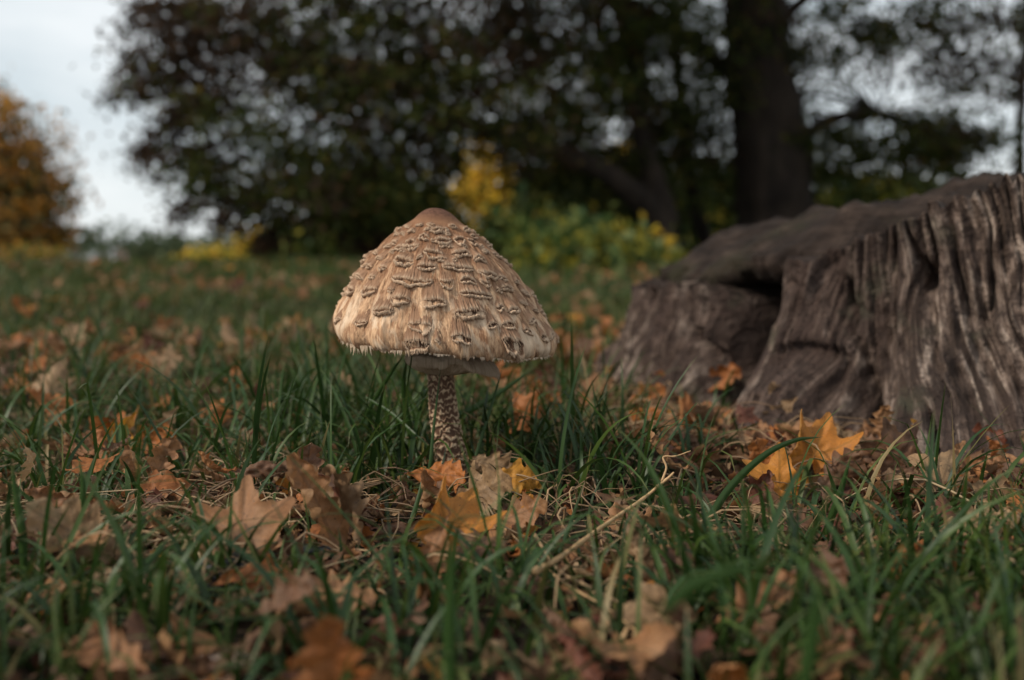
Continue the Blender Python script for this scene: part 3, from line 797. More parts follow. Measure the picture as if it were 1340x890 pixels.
    tag(o, kind='stuff')
build_mushroom()

# ================================================================== leaves
def oak_leaf_mesh(seed, kv=1.0, ku=0.4, nu=56, nv=7, wr=0.05, lobes=4.5):
    rs = np.random.RandomState(seed)
    u = np.linspace(0, 1, nu)[:, None]; v = np.linspace(-1, 1, 2 * nv + 1)[None]
    W_ = np.zeros((nu, 2 * nv + 1)); 
    env = 0.27 * np.sin(math.pi * np.clip(u, 0, 1) ** 0.85 * .97 + .04) ** .75 * (0.45 + 0.75 * sstep(0, .62, u))
    res = []
    for side in (-1, 1):
        ph = rs.uniform(-.12, .12)
        lb = .5 + .5 * np.cos(2 * math.pi * (lobes * u + ph + .1 + .06 * noise(u * 5, side, 0, seed)))
        res.append(env * (0.50 + 0.50 * lb ** .75) * (1 + .15 * noise(u * 7, side * 3, 0, seed + 3)))
    wv = np.where(v < 0, res[0], res[1])
    lbm = 1
    x = v * wv; y = u + 0.16 * np.abs(v) ** 1.3 * wv / .27 * (1 - u) 
    uv = np.stack([x, y], -1)
    z = wr * fbm(x * 5 + seed, y * 5, 0, seed, 3) + wr * .45 * noise(x * 17, y * 17, 0, seed + 9)
    z = z + 0.05 * np.abs(v) ** 2 * noise(u * 9, np.sign(v) * 2, 0, seed + 4)
    # bend across then along
    kvv = kv * (1 + .5 * noise(u * 2.2, 0, 0, seed + 5)) + 1e-4
    ang = x * kvv * 3.4
    rad = 1 / (kvv * 3.4)
    X = np.sin(ang) * (rad - z); Z = rad - np.cos(ang) * (rad - z)
    kuu = ku * 1.9 + 1e-4
    a2 = y * kuu; r2 = 1 / kuu
    Y = np.sin(a2) * (r2 - Z); Z2 = r2 - np.cos(a2) * (r2 - Z)
    tw = rs.uniform(-.5, .5) * (y - .3)
    X, Z2 = X * np.cos(tw) - Z2 * np.sin(tw), X * np.sin(tw) + Z2 * np.cos(tw)
    P = np.stack([X, Y, Z2], -1).reshape(-1, 3)
    P -= [0, 0.5, 0]
    return P, grid_faces(nu, 2 * nv + 1), uv.reshape(-1, 2)
def maple_leaf_mesh(seed, curl=.5, na=110, nr=11, wr=0.05):
    rs = np.random.RandomState(seed)
    a = np.linspace(-math.pi, math.pi, na)[None]; q = np.linspace(0, 1, nr)[:, None]
    r = 0.50 + 0 * a
    for c, l, w_ in ((0, .50, 19), (54, .44, 18), (-54, .44, 18), (108, .22, 18), (-108, .22, 18)):
        c2 = c + rs.uniform(-4, 4); l2 = l * rs.uniform(.9, 1.08)
        d = np.abs(np.degrees(a) - c2)
        r = r + l2 * np.exp(-(d / w_) ** 2) * (1 - .38 * np.clip(np.abs(((d + 3) % 13) - 6.5) / 6.5, 0, 1) * (d > 4))
    r = r * (1 - .72 * np.exp(-((180 - np.abs(np.degrees(a))) / 22) ** 2))
    r = r * .62
    x = q * r * np.sin(a); y = q * r * np.cos(a)
    uv = np.stack([x, y], -1)
    z = wr * fbm(x * 4 + seed, y * 4, 0, seed, 3) + wr * .4 * noise(x * 15, y * 15, 0, seed + 9) + .09 * q ** 3 * noise(np.cos(a) * 2, np.sin(a) * 2, 0, seed + 2) * (.5 + curl)
    k = curl + 1e-4
    ang = x * k * 2; rad = 1 / (2 * k)
    X = np.sin(ang) * (rad - z); Z = rad - np.cos(ang) * (rad - z)
    k2 = curl * .6 * rs.choice([-1, 1]) + 1e-4
    a2 = y * k2 * 2; r2 = 1 / (2 * k2)
    Y = np.sin(a2) * (r2 - Z); Z2 = r2 - np.cos(a2) * (r2 - Z)
    return np.stack([X, Y, Z2], -1).reshape(-1, 3), grid_faces(nr, na), uv.reshape(-1, 2)
def stalk_mesh(kind, seed):
    mb = MB(); y0 = -.5 if kind == 'oak' else 0
    rs = np.random.RandomState(seed)
    L = .12 if kind == 'oak' else .5
    mb.tube(spline([(0, y0 + .03, .004), (rs.uniform(-.03, .03), y0 - L * .5, .01), (rs.uniform(-.1, .1), y0 - L, rs.uniform(-.02, .06))], 8), [.009, .007, .006, .006, .006, .007, .008, .011], 6)
    return mb.mesh('leaf_stalk')
OAK = [oak_leaf_mesh(100 + i, kv, ku, wr=wr, lobes=lb) for i, (kv, ku, wr, lb) in enumerate([(.35, .3, .04, 4.4), (.9, -.4, .05, 4.9), (1.6, .5, .05, 4.4), (-1.0, .6, .06, 5.2), (-.4, -.6, .05, 4.0), (2.2, .3, .05, 4.7), (-1.9, -.3, .06, 4.4), (1.1, 1.1, .06, 4.9)])]
MAP = [maple_leaf_mesh(200 + i, c) for i, c in enumerate([.25, .7, -.5, 1.1, -1.0])]
_mc = {}
def leaf_me(kind, i):
    if (kind, i) not in _mc:
        P, F, uv = (OAK if kind == 'oak' else MAP)[i]
        me = mesh_np(kind + '_leaf', P, F, uv=uv); me.materials.append(M['tan', kind]); _mc[kind, i] = me
    return _mc[kind, i]
def leaf_matrix(p, size, yaw, pitch, spin):
    return Matrix.Translation(p) @ Matrix.Rotation(R(yaw), 4, 'Z') @ Matrix.Rotation(R(pitch), 4, 'X') @ Matrix.Rotation(R(spin), 4, 'Z') @ Matrix.Scale(size, 4)
def put_leaf(kind, i, col, mw, label, group=None, stalk=False):
    o = obj(kind + '_leaf', leaf_me(kind, i % (8 if kind == 'oak' else 5)), None, None, mw)
    o.material_slots[0].link = 'OBJECT'; o.material_slots[0].material = M[col, kind]
    tag(o, label, 'leaf', group)
    if stalk:
        s = bpy.data.objects.new('leaf_stalk', stalk_mesh(kind, i + int(abs(mw[0][3]) * 1000)))
        s.data.materials.append(M['twig']); COL.objects.link(s); s.parent = o
    return o

# hero leaves: px, py, Y, size (m, length of leaf), kind, variant, colour, yaw, pitch, spin, label
HERO = [
 (314, 704, .63, .058, 'maple', 0, 'tan', -8, 50, 8, 'broad flat tan maple leaf with yellow middle left of the mushroom'),
 (362, 742, .60, .062, 'oak', 4, 'orange', 20, 38, -80, 'orange brown leaf lying just below the broad flat maple leaf'),
 (415, 668, .66, .070, 'oak', 5, 'tan', 30, 60, 20, 'tan curled leaf forming an open tube beside the broad maple leaf'),
 (447, 655, .68, .062, 'oak', 2, 'red', -40, 70, -60, 'dark red brown leaf rolled inside the curled leaf cluster'),
 (470, 668, .66, .056, 'oak', 3, 'beige', -60, 65, 40, 'crumpled pale leaf on the right of the curled leaf cluster'),
 (440, 770, .58, .055, 'oak', 1, 'tan', 10, 35, 60, 'tan lobed leaf under the curled leaf cluster with dark gap behind'),
 (552, 655, .665, .042, 'oak', 5, 'tan', 50, 80, 6, 'narrow tan leaf standing on edge against the left of the stem foot'),
 (576, 624, .685, .050, 'oak', 3, 'orange', 12, 62, -100, 'orange red leaf curled round the front of the stem foot'),
 (588, 692, .645, .054, 'maple', 3, 'yellow', 5, 60, -30, 'yellow orange leaf lying open below the mushroom stem'),
 (632, 645, .620, .060, 'oak', 0, 'beige', -22, 76, -62, 'pale beige folded leaf showing its underside right of the stem foot'),
 (668, 622, .66, .046, 'oak', 4, 'yellow', -30, 70, -75, 'mottled yellow brown lobe rising behind the pale folded leaf'),
 (680, 674, .635, .042, 'oak', 0, 'tan', -10, 64, -68, 'tan round lobed oak leaf pointing right below the folded leaf'),
 (625, 712, .615, .062, 'oak', 4, 'brown', 0, 55, -40, 'dull brown leaf lowest under the leaf pile at the stem'),
 (560, 735, .60, .05, 'oak', 1, 'tan', 0, 50, 160, 'small brown leaf in grass below left of the stem leaves'),
 (848, 738, .59, .044, 'oak', 6, 'beige', 10, 84, 12, 'pale leaf with dark middle standing upright among straw right of centre'),
 (884, 745, .60, .042, 'oak', 4, 'brown', -12, 80, -14, 'grey brown leaf standing just behind the upright pale leaf'),
 (868, 800, .57, .036, 'maple', 2, 'beige', 0, 75, 150, 'ashy beige leaf hanging below the upright pale leaf'),
 (1066, 596, .93, .062, 'maple', 3, 'yellow', -14, 74, -16, 'large bright yellow orange maple leaf upright before the stump'),
 (1020, 640, .88, .052, 'maple', 3, 'yellow', 20, 62, 35, 'yellow orange leaf lying below the bright upright maple leaf'),
 (432, 884, .335, .050, 'oak', 0, 'orange', 8, 78, 6, 'blurred orange brown leaf sticking up at the bottom edge'),
 (380, 815, .50, .060, 'oak', 6, 'brown', 15, 40, -70, 'dark curled brown leaf behind the blurred orange one'),
 (1093, 850, .47, .036, 'oak', 1, 'tan', -10, 55, -20, 'ragged pinkish tan leaf at the bottom right'),
 (1118, 868, .46, .038, 'oak', 2, 'red', 25, 45, 70, 'dark red leaf beneath the ragged pinkish tan leaf'),
 (950, 875, .44, .033, 'oak', 7, 'orange', 0, 60, -15, 'orange leaf cut by the bottom edge right of centre'),
 (108, 706, .64, .062, 'oak', 0, 'beige', 10, 60, 62, 'pinkish beige leaf in grass at the left'),
 (40, 762, .56, .056, 'oak', 4, 'tan', 5, 25, 80, 'broad brown leaf lying flat at the left edge'),
 (274, 550, .97, .058, 'oak', 4, 'orange', 5, 86, 5, 'upright lobed orange leaf alone in the grass left of the mushroom'),
 (272, 590, .93, .040, 'oak', 1, 'beige', 25, 75, 160, 'small pale leaf right under the upright orange leaf'),
 (150, 580, .90, .062, 'maple', 3, 'orange', -15, 60, 20, 'bright orange leaf at the left of the orange heap'),
 (196, 582, .92, .058, 'oak', 2, 'orange', 20, 62, -70, 'orange leaf at the right of the orange heap'),
 (186, 630, .82, .052, 'oak', 5, 'tan', 0, 75, 10, 'golden tan leaf on edge under the orange heap'),
 (1272, 691, .72, .050, 'oak', 0, 'beige', -5, 50, -85, 'flat pale tan leaf on bare soil at the right edge'),
 (1245, 716, .68, .062, 'oak', 4, 'orange', -20, 45, -80, 'orange leaf below the flat pale leaf at the right edge'),
 (1180, 600, .86, .055, 'maple', 2, 'brown', 10, 70, 20, 'brown maple leaf leaning on the foot of the stump'),
 (1232, 632, .82, .060, 'maple', 4, 'beige', 0, 55, -30, 'star shaped pale leaf near the stump root at right'),
 (1140, 640, .80, .055, 'oak', 3, 'tan', 40, 55, 30, 'tan curled leaf between the yellow leaves and the stump root'),
 (68, 515, 1.22, .075, 'maple', 4, 'beige', 0, 70, 0, 'pale beige blurred leaf standing in grass far left'),
 (24, 500, 1.28, .060, 'oak', 1, 'orange', 0, 60, 60, 'orange tan blurred leaf at the left edge of the meadow'),
 (1092, 622, .84, .050, 'oak', 3, 'brown', 20, 50, -60, 'dull brown leaf half covering the foot of the bright yellow maple leaf'),
 (1000, 612, .88, .045, 'oak', 2, 'orange', -20, 60, 30, 'curled rusty leaf at the left of the bright yellow maple leaf'),
 (940, 500, 1.12, .060, 'oak', 2, 'orange', 0, 60, -60, 'orange brown leaf lodged at the foot of the stump cavity'),
 (880, 487, 1.16, .055, 'oak', 1, 'orange', 20, 35, -80, 'rusty leaf resting against the left block of the stump'),
 (1055, 770, .55, .048, 'oak', 3, 'brown', 0, 40, -70, 'grey brown decayed leaf under the right grass tuft'),
 (985, 800, .52, .045, 'oak', 2, 'tan', 10, 30, -75, 'long curled tan leaf under the blurred broad blade'),
]
def lift(px, py, Y, h):
    """the point on the line of sight nearest to depth Y that is at least h above the ground"""
    for _ in range(60):
        p = at(px, py, Y)
        if p.z >= gz(p.x, p.y) + h: break
        Y *= .99
    return at(px, py, Y)
for (px, py, Y, sz, kind, var, col, yaw, pit, spin, lab) in HERO:
    put_leaf(kind, var, col, leaf_matrix(lift(px, py, Y, .008 + sz * (.30 if Y < .69 else .22) * abs(math.sin(R(pit)))), sz, yaw, pit, spin), lab, None, True)

# scattered leaves: individuals in view, each zone x colour its own group
def in_stump(x, y, m=0.0):
    return math.hypot(x - SCX, y - SCY) < .47 + m
def px_of(p):
    v = Vector(p) - Vector((0, 0, CAM_Z))
    yc = v.y * cp - v.z * sp_; zc = v.y * sp_ + v.z * cp
    return 670 + FPX * v.x / yc, 445 - FPX * zc / yc
def litter_density(x, y):
    d = 0.30 + 0.9 * sstep(.05, .35, noise(x * 3.2, y * 2.6, 0, 131)) 
    d = d + 1.6 * sstep(.10, .35, x) * (1 - sstep(1.0, 1.6, y))                     # before the stump
    d = d * (1 - .8 * sstep(.04, .12, x) * (1 - sstep(.56, .66, y)))
    d = d + .9 * np.exp(-((x - .06) ** 2 + (y - 1.5) ** 2) / .05)                       # pile behind, right of the stem
    d = d + 1.8 * np.exp(-((x + .17) ** 2 + (y - .58) ** 2) / .012) + .9 * np.exp(-((x + .38) ** 2 + (y - .92) ** 2) / .02)
    return d
MARKS = [(313, 700, 'the broad flat maple leaf'), (440, 660, 'the curled leaf cluster'), (600, 680, 'the leaves at the stem foot'), (845, 740, 'the upright pale leaf'),
 (800, 690, 'the golden straw stalk'), (430, 850, 'the blurred orange leaf at the bottom'), (325, 875, 'the pale bark chip'), (40, 740, 'the left edge'), (100, 860, 'the bottom left corner'),
 (165, 580, 'the orange leaf heap'), (274, 550, 'the upright lobed orange leaf'), (40, 510, 'the blurred pale leaf far left'), (1050, 600, 'the bright yellow leaf'), (1230, 620, 'the right stump root'),
 (830, 540, 'the left stump block'), (1260, 695, 'the flat pale leaf at the right edge'), (1080, 720, 'the right grass tuft'), (1300, 850, 'the lower right twig'), (1090, 850, 'the ragged pinkish leaf'),
 (430, 520, 'the tall blade left of the mushroom'), (757, 520, 'the blurred straw stalk'), (640, 850, 'the bottom middle blades'), (950, 760, 'the blurred broad blade'), (180, 760, 'the lower left blades'),
 (250, 450, 'the meadow far left'), (660, 560, 'the bent grass head'), (520, 560, 'the blades left of the stem'), (960, 560, 'the stump cavity')]
def zone(px, py):
    mx_, my_, w_ = min(MARKS, key=lambda m: (m[0] - px) ** 2 + 2 * (m[1] - py) ** 2)
    dx, dy = px - mx_, (py - my_) * 1.5
    rel = ('right of ' if dx > 0 else 'left of ') if abs(dx) > abs(dy) else ('in front of ' if dy > 0 else 'behind ')
    return rel + w_
COLS = ['tan', 'beige', 'orange', 'brown', 'red', 'yellow']
cname = {'tan': 'tan', 'beige': 'pale beige', 'orange': 'orange brown', 'brown': 'dull brown', 'red': 'deep red', 'yellow': 'yellow orange'}
rs = random.Random(21)
placed = 0; guard = 0
while placed < 285 and guard < 60000:
    guard += 1
    y = rs.uniform(.36, 1.75) if rs.random() < .8 else rs.uniform(1.5, 2.2)
    x = rs.uniform(-.62, .62) * (y + .12)
    if in_stump(x, y, .02): continue
    if rs.random() > litter_density(x, y) / 3.0: continue
    if math.hypot(x + .035, y - .72) < .035: continue
    h = rs.uniform(.003, .022) + (.008 if x < .15 else 0)
    z = gz(x, y) + h
    px, py = px_of((x, y, z))
    if not (-25 < px < 1365 and 400 < py < 905): continue
    if y < .45 and 380 < px < 700: continue
    if abs(px - 313) < 75 and 655 < py < 800 or abs(px - 610) < 75 and 640 < py < 770 or abs(px - 1050) < 55 and 600 < py < 690 or abs(px - 440) < 45 and 655 < py < 730: continue
    kind = 'oak' if rs.random() < .78 else 'maple'
    wts = [5, 3, 3.2, 2.2, 1.4, .5] if px < 900 else [5, 4, 2.0, 3.4, 2.0, .6]
    col = rs.choices(COLS, wts)[0]
    sz = rs.uniform(.028, .050) * (1.0 if y < 1 else 1.15)
    pit = rs.uniform(-30, 55) if rs.random() < .72 else rs.uniform(50, 95)
    zz = z + abs(math.sin(R(pit))) * sz * .22
    form = 'oak leaf' if kind == 'oak' else 'maple leaf'
    zn = zone(px, py)
    var = rs.randrange(8)
    state = 'upright' if abs(pit) > 50 else 'tilted' if abs(pit) > 22 else 'flat'
    lab = f'{state} {cname[col]} {form} {zn}'
    put_leaf(kind, var, col, leaf_matrix((x, y, zz), sz, rs.uniform(-35, 35), pit, rs.uniform(0, 360)), lab, f'fallen leaves {zn}')
    placed += 1

def join_leaves(name, items, mats, label):
    """items: (kind, variant, matrix, material index)"""
    Vs, Fs, Us, Ms, n = [], [], [], [], 0
    for kind, i, mw, mi in items:
        P, F, uv = LOW[kind][i % len(LOW[kind])]
        m = np.array(mw)
        Vs.append(P @ m[:3, :3].T + m[:3, 3]); Fs.append(F + n); Us.append(uv); Ms.append(np.full(len(F), mi)); n += len(P)
    me = mesh_np(name, np.concatenate(Vs), np.concatenate(Fs), uv=np.concatenate(Us))
    for m in mats: me.materials.append(m)
    me.polygons.foreach_set('material_index', np.concatenate(Ms).astype(np.int32))
    return tag(obj(name, me), label, kind='stuff')
LOW = {'oak': [oak_leaf_mesh(300 + i, kv, ku, nu=19, nv=2) for i, (kv, ku) in enumerate([(.4, .3), (1.2, -.4), (-1.3, .5), (2, .2)])],
       'maple': [maple_leaf_mesh(400 + i, c, na=41, nr=4) for i, c in enumerate([.3, .9, -.8])]}
items = []
MI = {c: k for k, c in enumerate(COLS)}
for _ in range(60000):
    if len(items) >= 3000: break
    y = 1.35 + 7.0 * rs.random() ** 1.6
    x = rs.uniform(-.62, .62) * y
    if in_stump(x, y, .01): continue
    dn = .18 + .9 * float(sstep(-.05, .4, noise(x * 1.7, y * 1.1, 0, 141)))
    if rs.random() > dn: continue
    sz = rs.uniform(.035, .062); pit = rs.uniform(-60, 80)
    kind = 'oak' if rs.random() < .75 else 'maple'
    items.append((kind, rs.randrange(4), leaf_matrix((x, y, gz(x, y) + rs.uniform(.01, .045)), sz, rs.uniform(-60, 60), pit, rs.uniform(0, 360)), MI[rs.choices(COLS, [5, 3.5, 3.4, 2.0, 1.0, .5])[0]]))
join_leaves('fallen_leaves', items, [M[c, 'oak'] for c in COLS], 'blurred carpet of fallen leaves across the meadow behind')
# crumbs of leaf and small fragments near the camera
items = []
for _ in range(40000):
    if len(items) >= 6500: break
    y = .3 + 1.7 * rs.random(); x = rs.uniform(-.62, .62) * (y + .1)
    if in_stump(x, y, -.01): continue
    if rs.random() > (.3 + float(litter_density(x, y))) / 3.0: continue
    sz = rs.uniform(.012, .038)
    items.append(('oak', rs.randrange(4), leaf_matrix((x, y, gz(x, y) + rs.uniform(.0, .012)), sz, rs.uniform(-90, 90), rs.uniform(-70, 70), rs.uniform(0, 360)), MI[rs.choices(COLS, [3.2, 1.3, 1.5, 5.2, 3.4, .3])[0]]))
join_leaves('leaf_litter', items, [M[c, 'oak'] for c in COLS], 'crumbled leaf fragments covering the soil between the grass')

# ================================================================== grass
def blades(name, X, Y, Lh, Wd, mat, nseg=7, phi0=.25, curv=1.6, label='', fold=.35, parent=None, zoff=-.004):
    n = len(X)
    az = RNG.uniform(0, 2 * math.pi, n); p0 = np.abs(RNG.normal(0, phi0, n)); kc = np.abs(RNG.normal(0, curv, n)) + .15
    tw = RNG.normal(0, .9, n); face = az + math.pi / 2 + RNG.normal(0, .35, n)
    kink = RNG.uniform(.25, .8, n); kamt = np.where(RNG.random(n) < .28, RNG.uniform(.4, 1.4, n), 0)
    t = np.linspace(0, 1, nseg + 1)[None]
    ang = p0[:, None] + kc[:, None] * t ** 1.3 + kamt[:, None] * sstep(0, .12, t - kink[:, None])
    ds = Lh[:, None] / nseg
    hx = np.concatenate([np.zeros((n, 1)), np.cumsum(np.sin(ang[:, :-1]) * ds, 1)], 1)
    hz = np.concatenate([np.zeros((n, 1)), np.cumsum(np.cos(ang[:, :-1]) * ds, 1)], 1)
    cx = X[:, None] + hx * np.cos(az)[:, None]; cy = Y[:, None] + hx * np.sin(az)[:, None]
    cz = ground_z(X, Y)[:, None] + zoff + hz
    cz = np.maximum(cz, ground_z(X, Y)[:, None] + .001)
    wv = Wd[:, None] * .5 * np.clip((1 - t ** 2.4), 0, 1) ** .75 * (.65 + .6 * sstep(0, .3, t))
    fa = face[:, None] + tw[:, None] * t
    ox, oy = np.cos(fa) * wv, np.sin(fa) * wv
    lift = fold * wv
    if nseg >= 5:
        V = np.stack([np.stack([cx - ox, cy - oy, cz + lift], -1), np.stack([cx, cy, cz], -1), np.stack([cx + ox, cy + oy, cz + lift], -1)], 2)
        k = 3
    else:
        V = np.stack([np.stack([cx - ox, cy - oy, cz], -1), np.stack([cx + ox, cy + oy, cz], -1)], 2); k = 2
    F = grid_faces(nseg + 1, k)
    F = (F[None] + (np.arange(n) * (nseg + 1) * k)[:, None, None]).reshape(-1, 4)
    uu = np.broadcast_to(np.linspace(0, 1, k)[None, None], (n, nseg + 1, k)) + np.arange(n)[:, None, None] * 1.37
    vv = np.broadcast_to(t[..., None], (n, nseg + 1, k))
    me = mesh_np(name, V.reshape(-1, 3), F, uv=np.stack([uu, vv], -1).reshape(-1, 2))
    o = obj(name, me, mat)
    return tag(o, label, kind='stuff')
def grass_density(x, y):
    g = .35 + .9 * sstep(-.35, .25, noise(x * 3.0 + 4, y * 2.4, 0, 151))
    g = g * (1 - .90 * sstep(.02, .16, x) * sstep(.56, .70, y) * (1 - sstep(1.5, 2.2, y)))
    g = g * (1 - .8 * np.exp(-((x + .03) ** 2 + (y - .60) ** 2) / .0045))
    g = g * (1 - .5 * sstep(.5, .6, y) * (1 - sstep(.66, .74, y)))
    g = g * (1 - .93 * np.exp(-((x + .155) ** 2 + (y - .565) ** 2) / .009))
    g = g * (1 - .6 * np.exp(-((x + .34) ** 2 + (y - .90) ** 2) / .010))
    g = g + 1.0 * np.exp(-((x + .19) ** 2 + (y - .44) ** 2) / .012) + 1.3 * np.exp(-((x - .17) ** 2 + (y - .47) ** 2) / .014) + .5 * np.exp(-((x + .10) ** 2 + (y - .85) ** 2) / .03)
    return g
def sample(n, y0, y1, dens, pw=1.0, spread=.60):
    X, Y = [], []
    while sum(map(len, X)) < n:
        y = y0 + (y1 - y0) * RNG.random(n * 2) ** pw
        x = RNG.uniform(-spread, spread, n * 2) * (y + .12)
        k = (RNG.random(n * 2) < dens(x, y) / 1.6) & (np.hypot(x - SCX, y - SCY) > .455) & (np.hypot(x + .04, y - .72) > .016)
        X.append(x[k]); Y.append(y[k])
    return np.concatenate(X)[:n], np.concatenate(Y)[:n]
def hmax(Y, top):      # blades stay below the line of sight named by 'top' (photograph pixel row)
    return CAM_Z - (top - 340) / FPX * Y
# fine short grass and long blades near, clumped
x, y = sample(8600, .30, 1.9, grass_density)
cl = RNG.integers(0, 620, len(x))
L = RNG.uniform(.025, .090, len(x)) * (.75 + .5 * sstep(-.3, .3, noise(x * 6, y * 6, 0, 161)))
L = np.where(y < .62, np.minimum(L, hmax(y, 640) * 1.25), L); L = np.maximum(L, .012); L = L * (1 - .5 * sstep(.05, .2, x) * sstep(.6, .75, y))
blades('grass', x, y, L, RNG.uniform(.0013, .0030, len(x)), M['grass'], 7, .45, 1.7, 'fine green grass growing through the leaf litter')
nc = 210
cx, cy = sample(nc, .34, 1.5, grass_density)
m = 11
x = np.repeat(cx, m) + RNG.normal(0, .006, nc * m); y = np.repeat(cy, m) + RNG.normal(0, .006, nc * m)
L = RNG.uniform(.050, .135, nc * m)
L = np.where(y < .64, np.minimum(L, np.maximum(.02, hmax(y, 600)) * RNG.uniform(.8, 1.5, nc * m)), L)
L = L * (1 - .45 * sstep(.05, .2, x) * sstep(.6, .75, y))
blades('grass_tufts', x, y, L, RNG.uniform(.0015, .0034, nc * m), M['blade'], 10, .42, 1.9, 'tufts of longer dark green grass around the mushroom')
# mid and far meadow
x, y = sample(16000, 1.6, 4.2, lambda x, y: .5 + .9 * sstep(-.3, .3, noise(x * 1.6, y * 1.3, 0, 171)), 1.2)
blades('meadow_grass', x, y, RNG.uniform(.03, .085, len(x)), RNG.uniform(.003, .006, len(x)), M['far_grass'], 3, .4, 1.2, 'soft blurred meadow grass behind the mushroom')
x, y = sample(20000, 4.0, 9.5, lambda x, y: .7 + .6 * sstep(-.3, .3, noise(x * .8, y * .7, 0, 172)), 1.1, .62)
blades('distant_grass', x, y, RNG.uniform(.04, .10, len(x)), RNG.uniform(.007, .014, len(x)), M['far_grass'], 2, .4, 1.0, 'distant grass along the crest of the meadow')
# dry straw lying about
def straws(name, n, y0, y1, mat, label, dens):
    X, Y = sample(n, y0, y1, dens)
    mb = MB()
    for i in range(n):
        a = RNG.uniform(0, math.pi * 2); l = RNG.uniform(.02, .085); z0 = gz(X[i], Y[i])
        p0 = np.array([X[i], Y[i], z0 + RNG.uniform(.002, .016)]); d = np.array([math.cos(a), math.sin(a), 0]); d2 = np.array([-d[1], d[0], 0])
        k = RNG.normal(0, .22); hz = RNG.uniform(-.002, .020)
        pts = spline([p0, p0 + d * l * .35 + d2 * l * k + [0, 0, hz], p0 + d * l * .7 + d2 * l * RNG.normal(0, .22) + [0, 0, hz * RNG.uniform(.2, 1.2)], p0 + d * l + d2 * l * RNG.normal(0, .2)], 7)
        mb.tube(pts, np.array([1, 1, .95, .9, .8, .65, .4]) * RNG.uniform(.00030, .00085), 4, caps=False)
    return tag(obj(name, mb.mesh(name), mat), label, kind='stuff')
straws('dry_straw', 1300, .47, 1.5, M['straw'], 'thin dry straw lying between the grass blades', lambda x, y: .5 + .5 * sstep(-.2, .3, noise(x * 4, y * 4, 0, 181)) + 1.0 * np.exp(-((x - .06) ** 2 + (y - .58) ** 2) / .01) + .8 * np.exp(-((x + .24) ** 2 + (y - .57) ** 2) / .008))

# hero straw stalks
def stalk(paths, label, mat=M['straw_gold'], r=.0009, name='dry_stalk', group=None, hh=.012):
    root = None
    for k, (pp, rr) in enumerate(paths):
        mb = MB(); pts = spline([lift(*q, hh) for q in pp], 26)
        prof = np.linspace(1, .45, 26) * (1 + .25 * np.exp(-((np.arange(26) % 9) / 1.0) ** 2))
        mb.tube(pts, prof * r * rr, 7, .15, seed=k)
        if root is None:
            root = empty(name, pts[0], label, 'straw', group)
        obj('stem' if k == 0 else 'side_shoot', mb.mesh(name), mat, root)
stalk([([(700, 748, .60), (735, 728, .60), (790, 688, .60), (845, 650, .60), (870, 628, .60)], 1.25), ([(866, 630, .60), (872, 612, .602), (868, 598, .604), (884, 597, .604), (904, 590, .605)], .55), ([(860, 637, .60), (875, 625, .60), (882, 618, .60)], .9)],
      'long golden straw stalk slanting up right of the mushroom with forked tip', r=.0013, hh=.022)
stalk([([(556, 688, .60), (590, 680, .60), (640, 676, .60), (690, 720, .60), (735, 760, .59), (800, 800, .58), (860, 850, .56)], 1.0)], 'dry straw lying from the stem leaves down to the right')
stalk([([(700, 700, .60), (730, 745, .595), (775, 770, .59), (830, 800, .58), (870, 830, .57)], 1.1), ([(760, 760, .595), (790, 790, .59), (800, 830, .58)], .7)], 'dull straw crossing the middle foreground diagonally', M['straw'])
stalk([([(815, 835, .54), (835, 800, .54), (892, 748, .54), (960, 725, .54), (992, 705, .54)], 1.0), ([(830, 832, .54), (850, 800, .54), (885, 775, .54)], .8)], 'pale bent straw in front of the upright beige leaf', M['straw_gold'])
stalk([([(243, 785, .58), (250, 730, .58), (262, 676, .58)], 1.2), ([(262, 676, .58), (285, 655, .59), (320, 638, .60), (350, 640, .61)], .8)], 'upright pale stalk left of the broad maple leaf', M['straw'])
stalk([([(220, 812, .55), (255, 770, .57), (300, 738, .59)], 1.5)], 'thick dull stalk leaning at the lower left', M['straw'])
stalk([([(728, 640, .82), (738, 590, .82), (752, 520, .82), (757, 500, .82)], 1.6)], 'blurred straw stalk standing behind right of the mushroom', M['straw'])
stalk([([(648, 600, .76), (645, 575, .76), (640, 560, .76)], 1.3), ([(640, 562, .76), (628, 552, .76), (606, 538, .76)], .8)], 'short dry bent grass head right of the stem', M['straw'])
stalk([([(0, 745, .50), (60, 735, .52), (150, 718, .55), (230, 690, .58)], 1.2)], 'straw lying along the left foreground', M['straw'])

# hero blades of grass
def blade(pp, wpx, label, group=None, fold=.4):
    pts = spline([at(*q) for q in pp], 22)
    Ym = sum(q[2] for q in pp) / len(pp); wm = wpx / FPX * Ym
    t = np.linspace(0, 1, 22)
    T = np.gradient(pts, axis=0); T /= np.linalg.norm(T, axis=1, keepdims=True)
    S = np.cross(T, [0, 1, 0.12]); S /= np.linalg.norm(S, axis=1, keepdims=True) + 1e-9
    Nn = np.cross(S, T)
    wv = wm * .5 * np.clip(1 - t ** 2.6, 0, 1) ** .8 * (.6 + .5 * sstep(0, .3, t))
    V = []
    for q in (-1, -.5, 0, .5, 1):
        V.append(pts + S * (q * wv)[:, None] + Nn * (fold * abs(q) * wv)[:, None])
    V = np.array(V).transpose(1, 0, 2)
    uv = np.stack(np.broadcast_arrays(np.linspace(0, 1, 5)[None] + RNG.uniform(0, 50), t[:, None]), -1)
    o = obj('grass_blade', mesh_np('grass_blade', V.reshape(-1, 3), grid_faces(22, 5), uv=uv.reshape(-1, 2)), M['blade'])
    tag(o, label, 'grass blade', group)
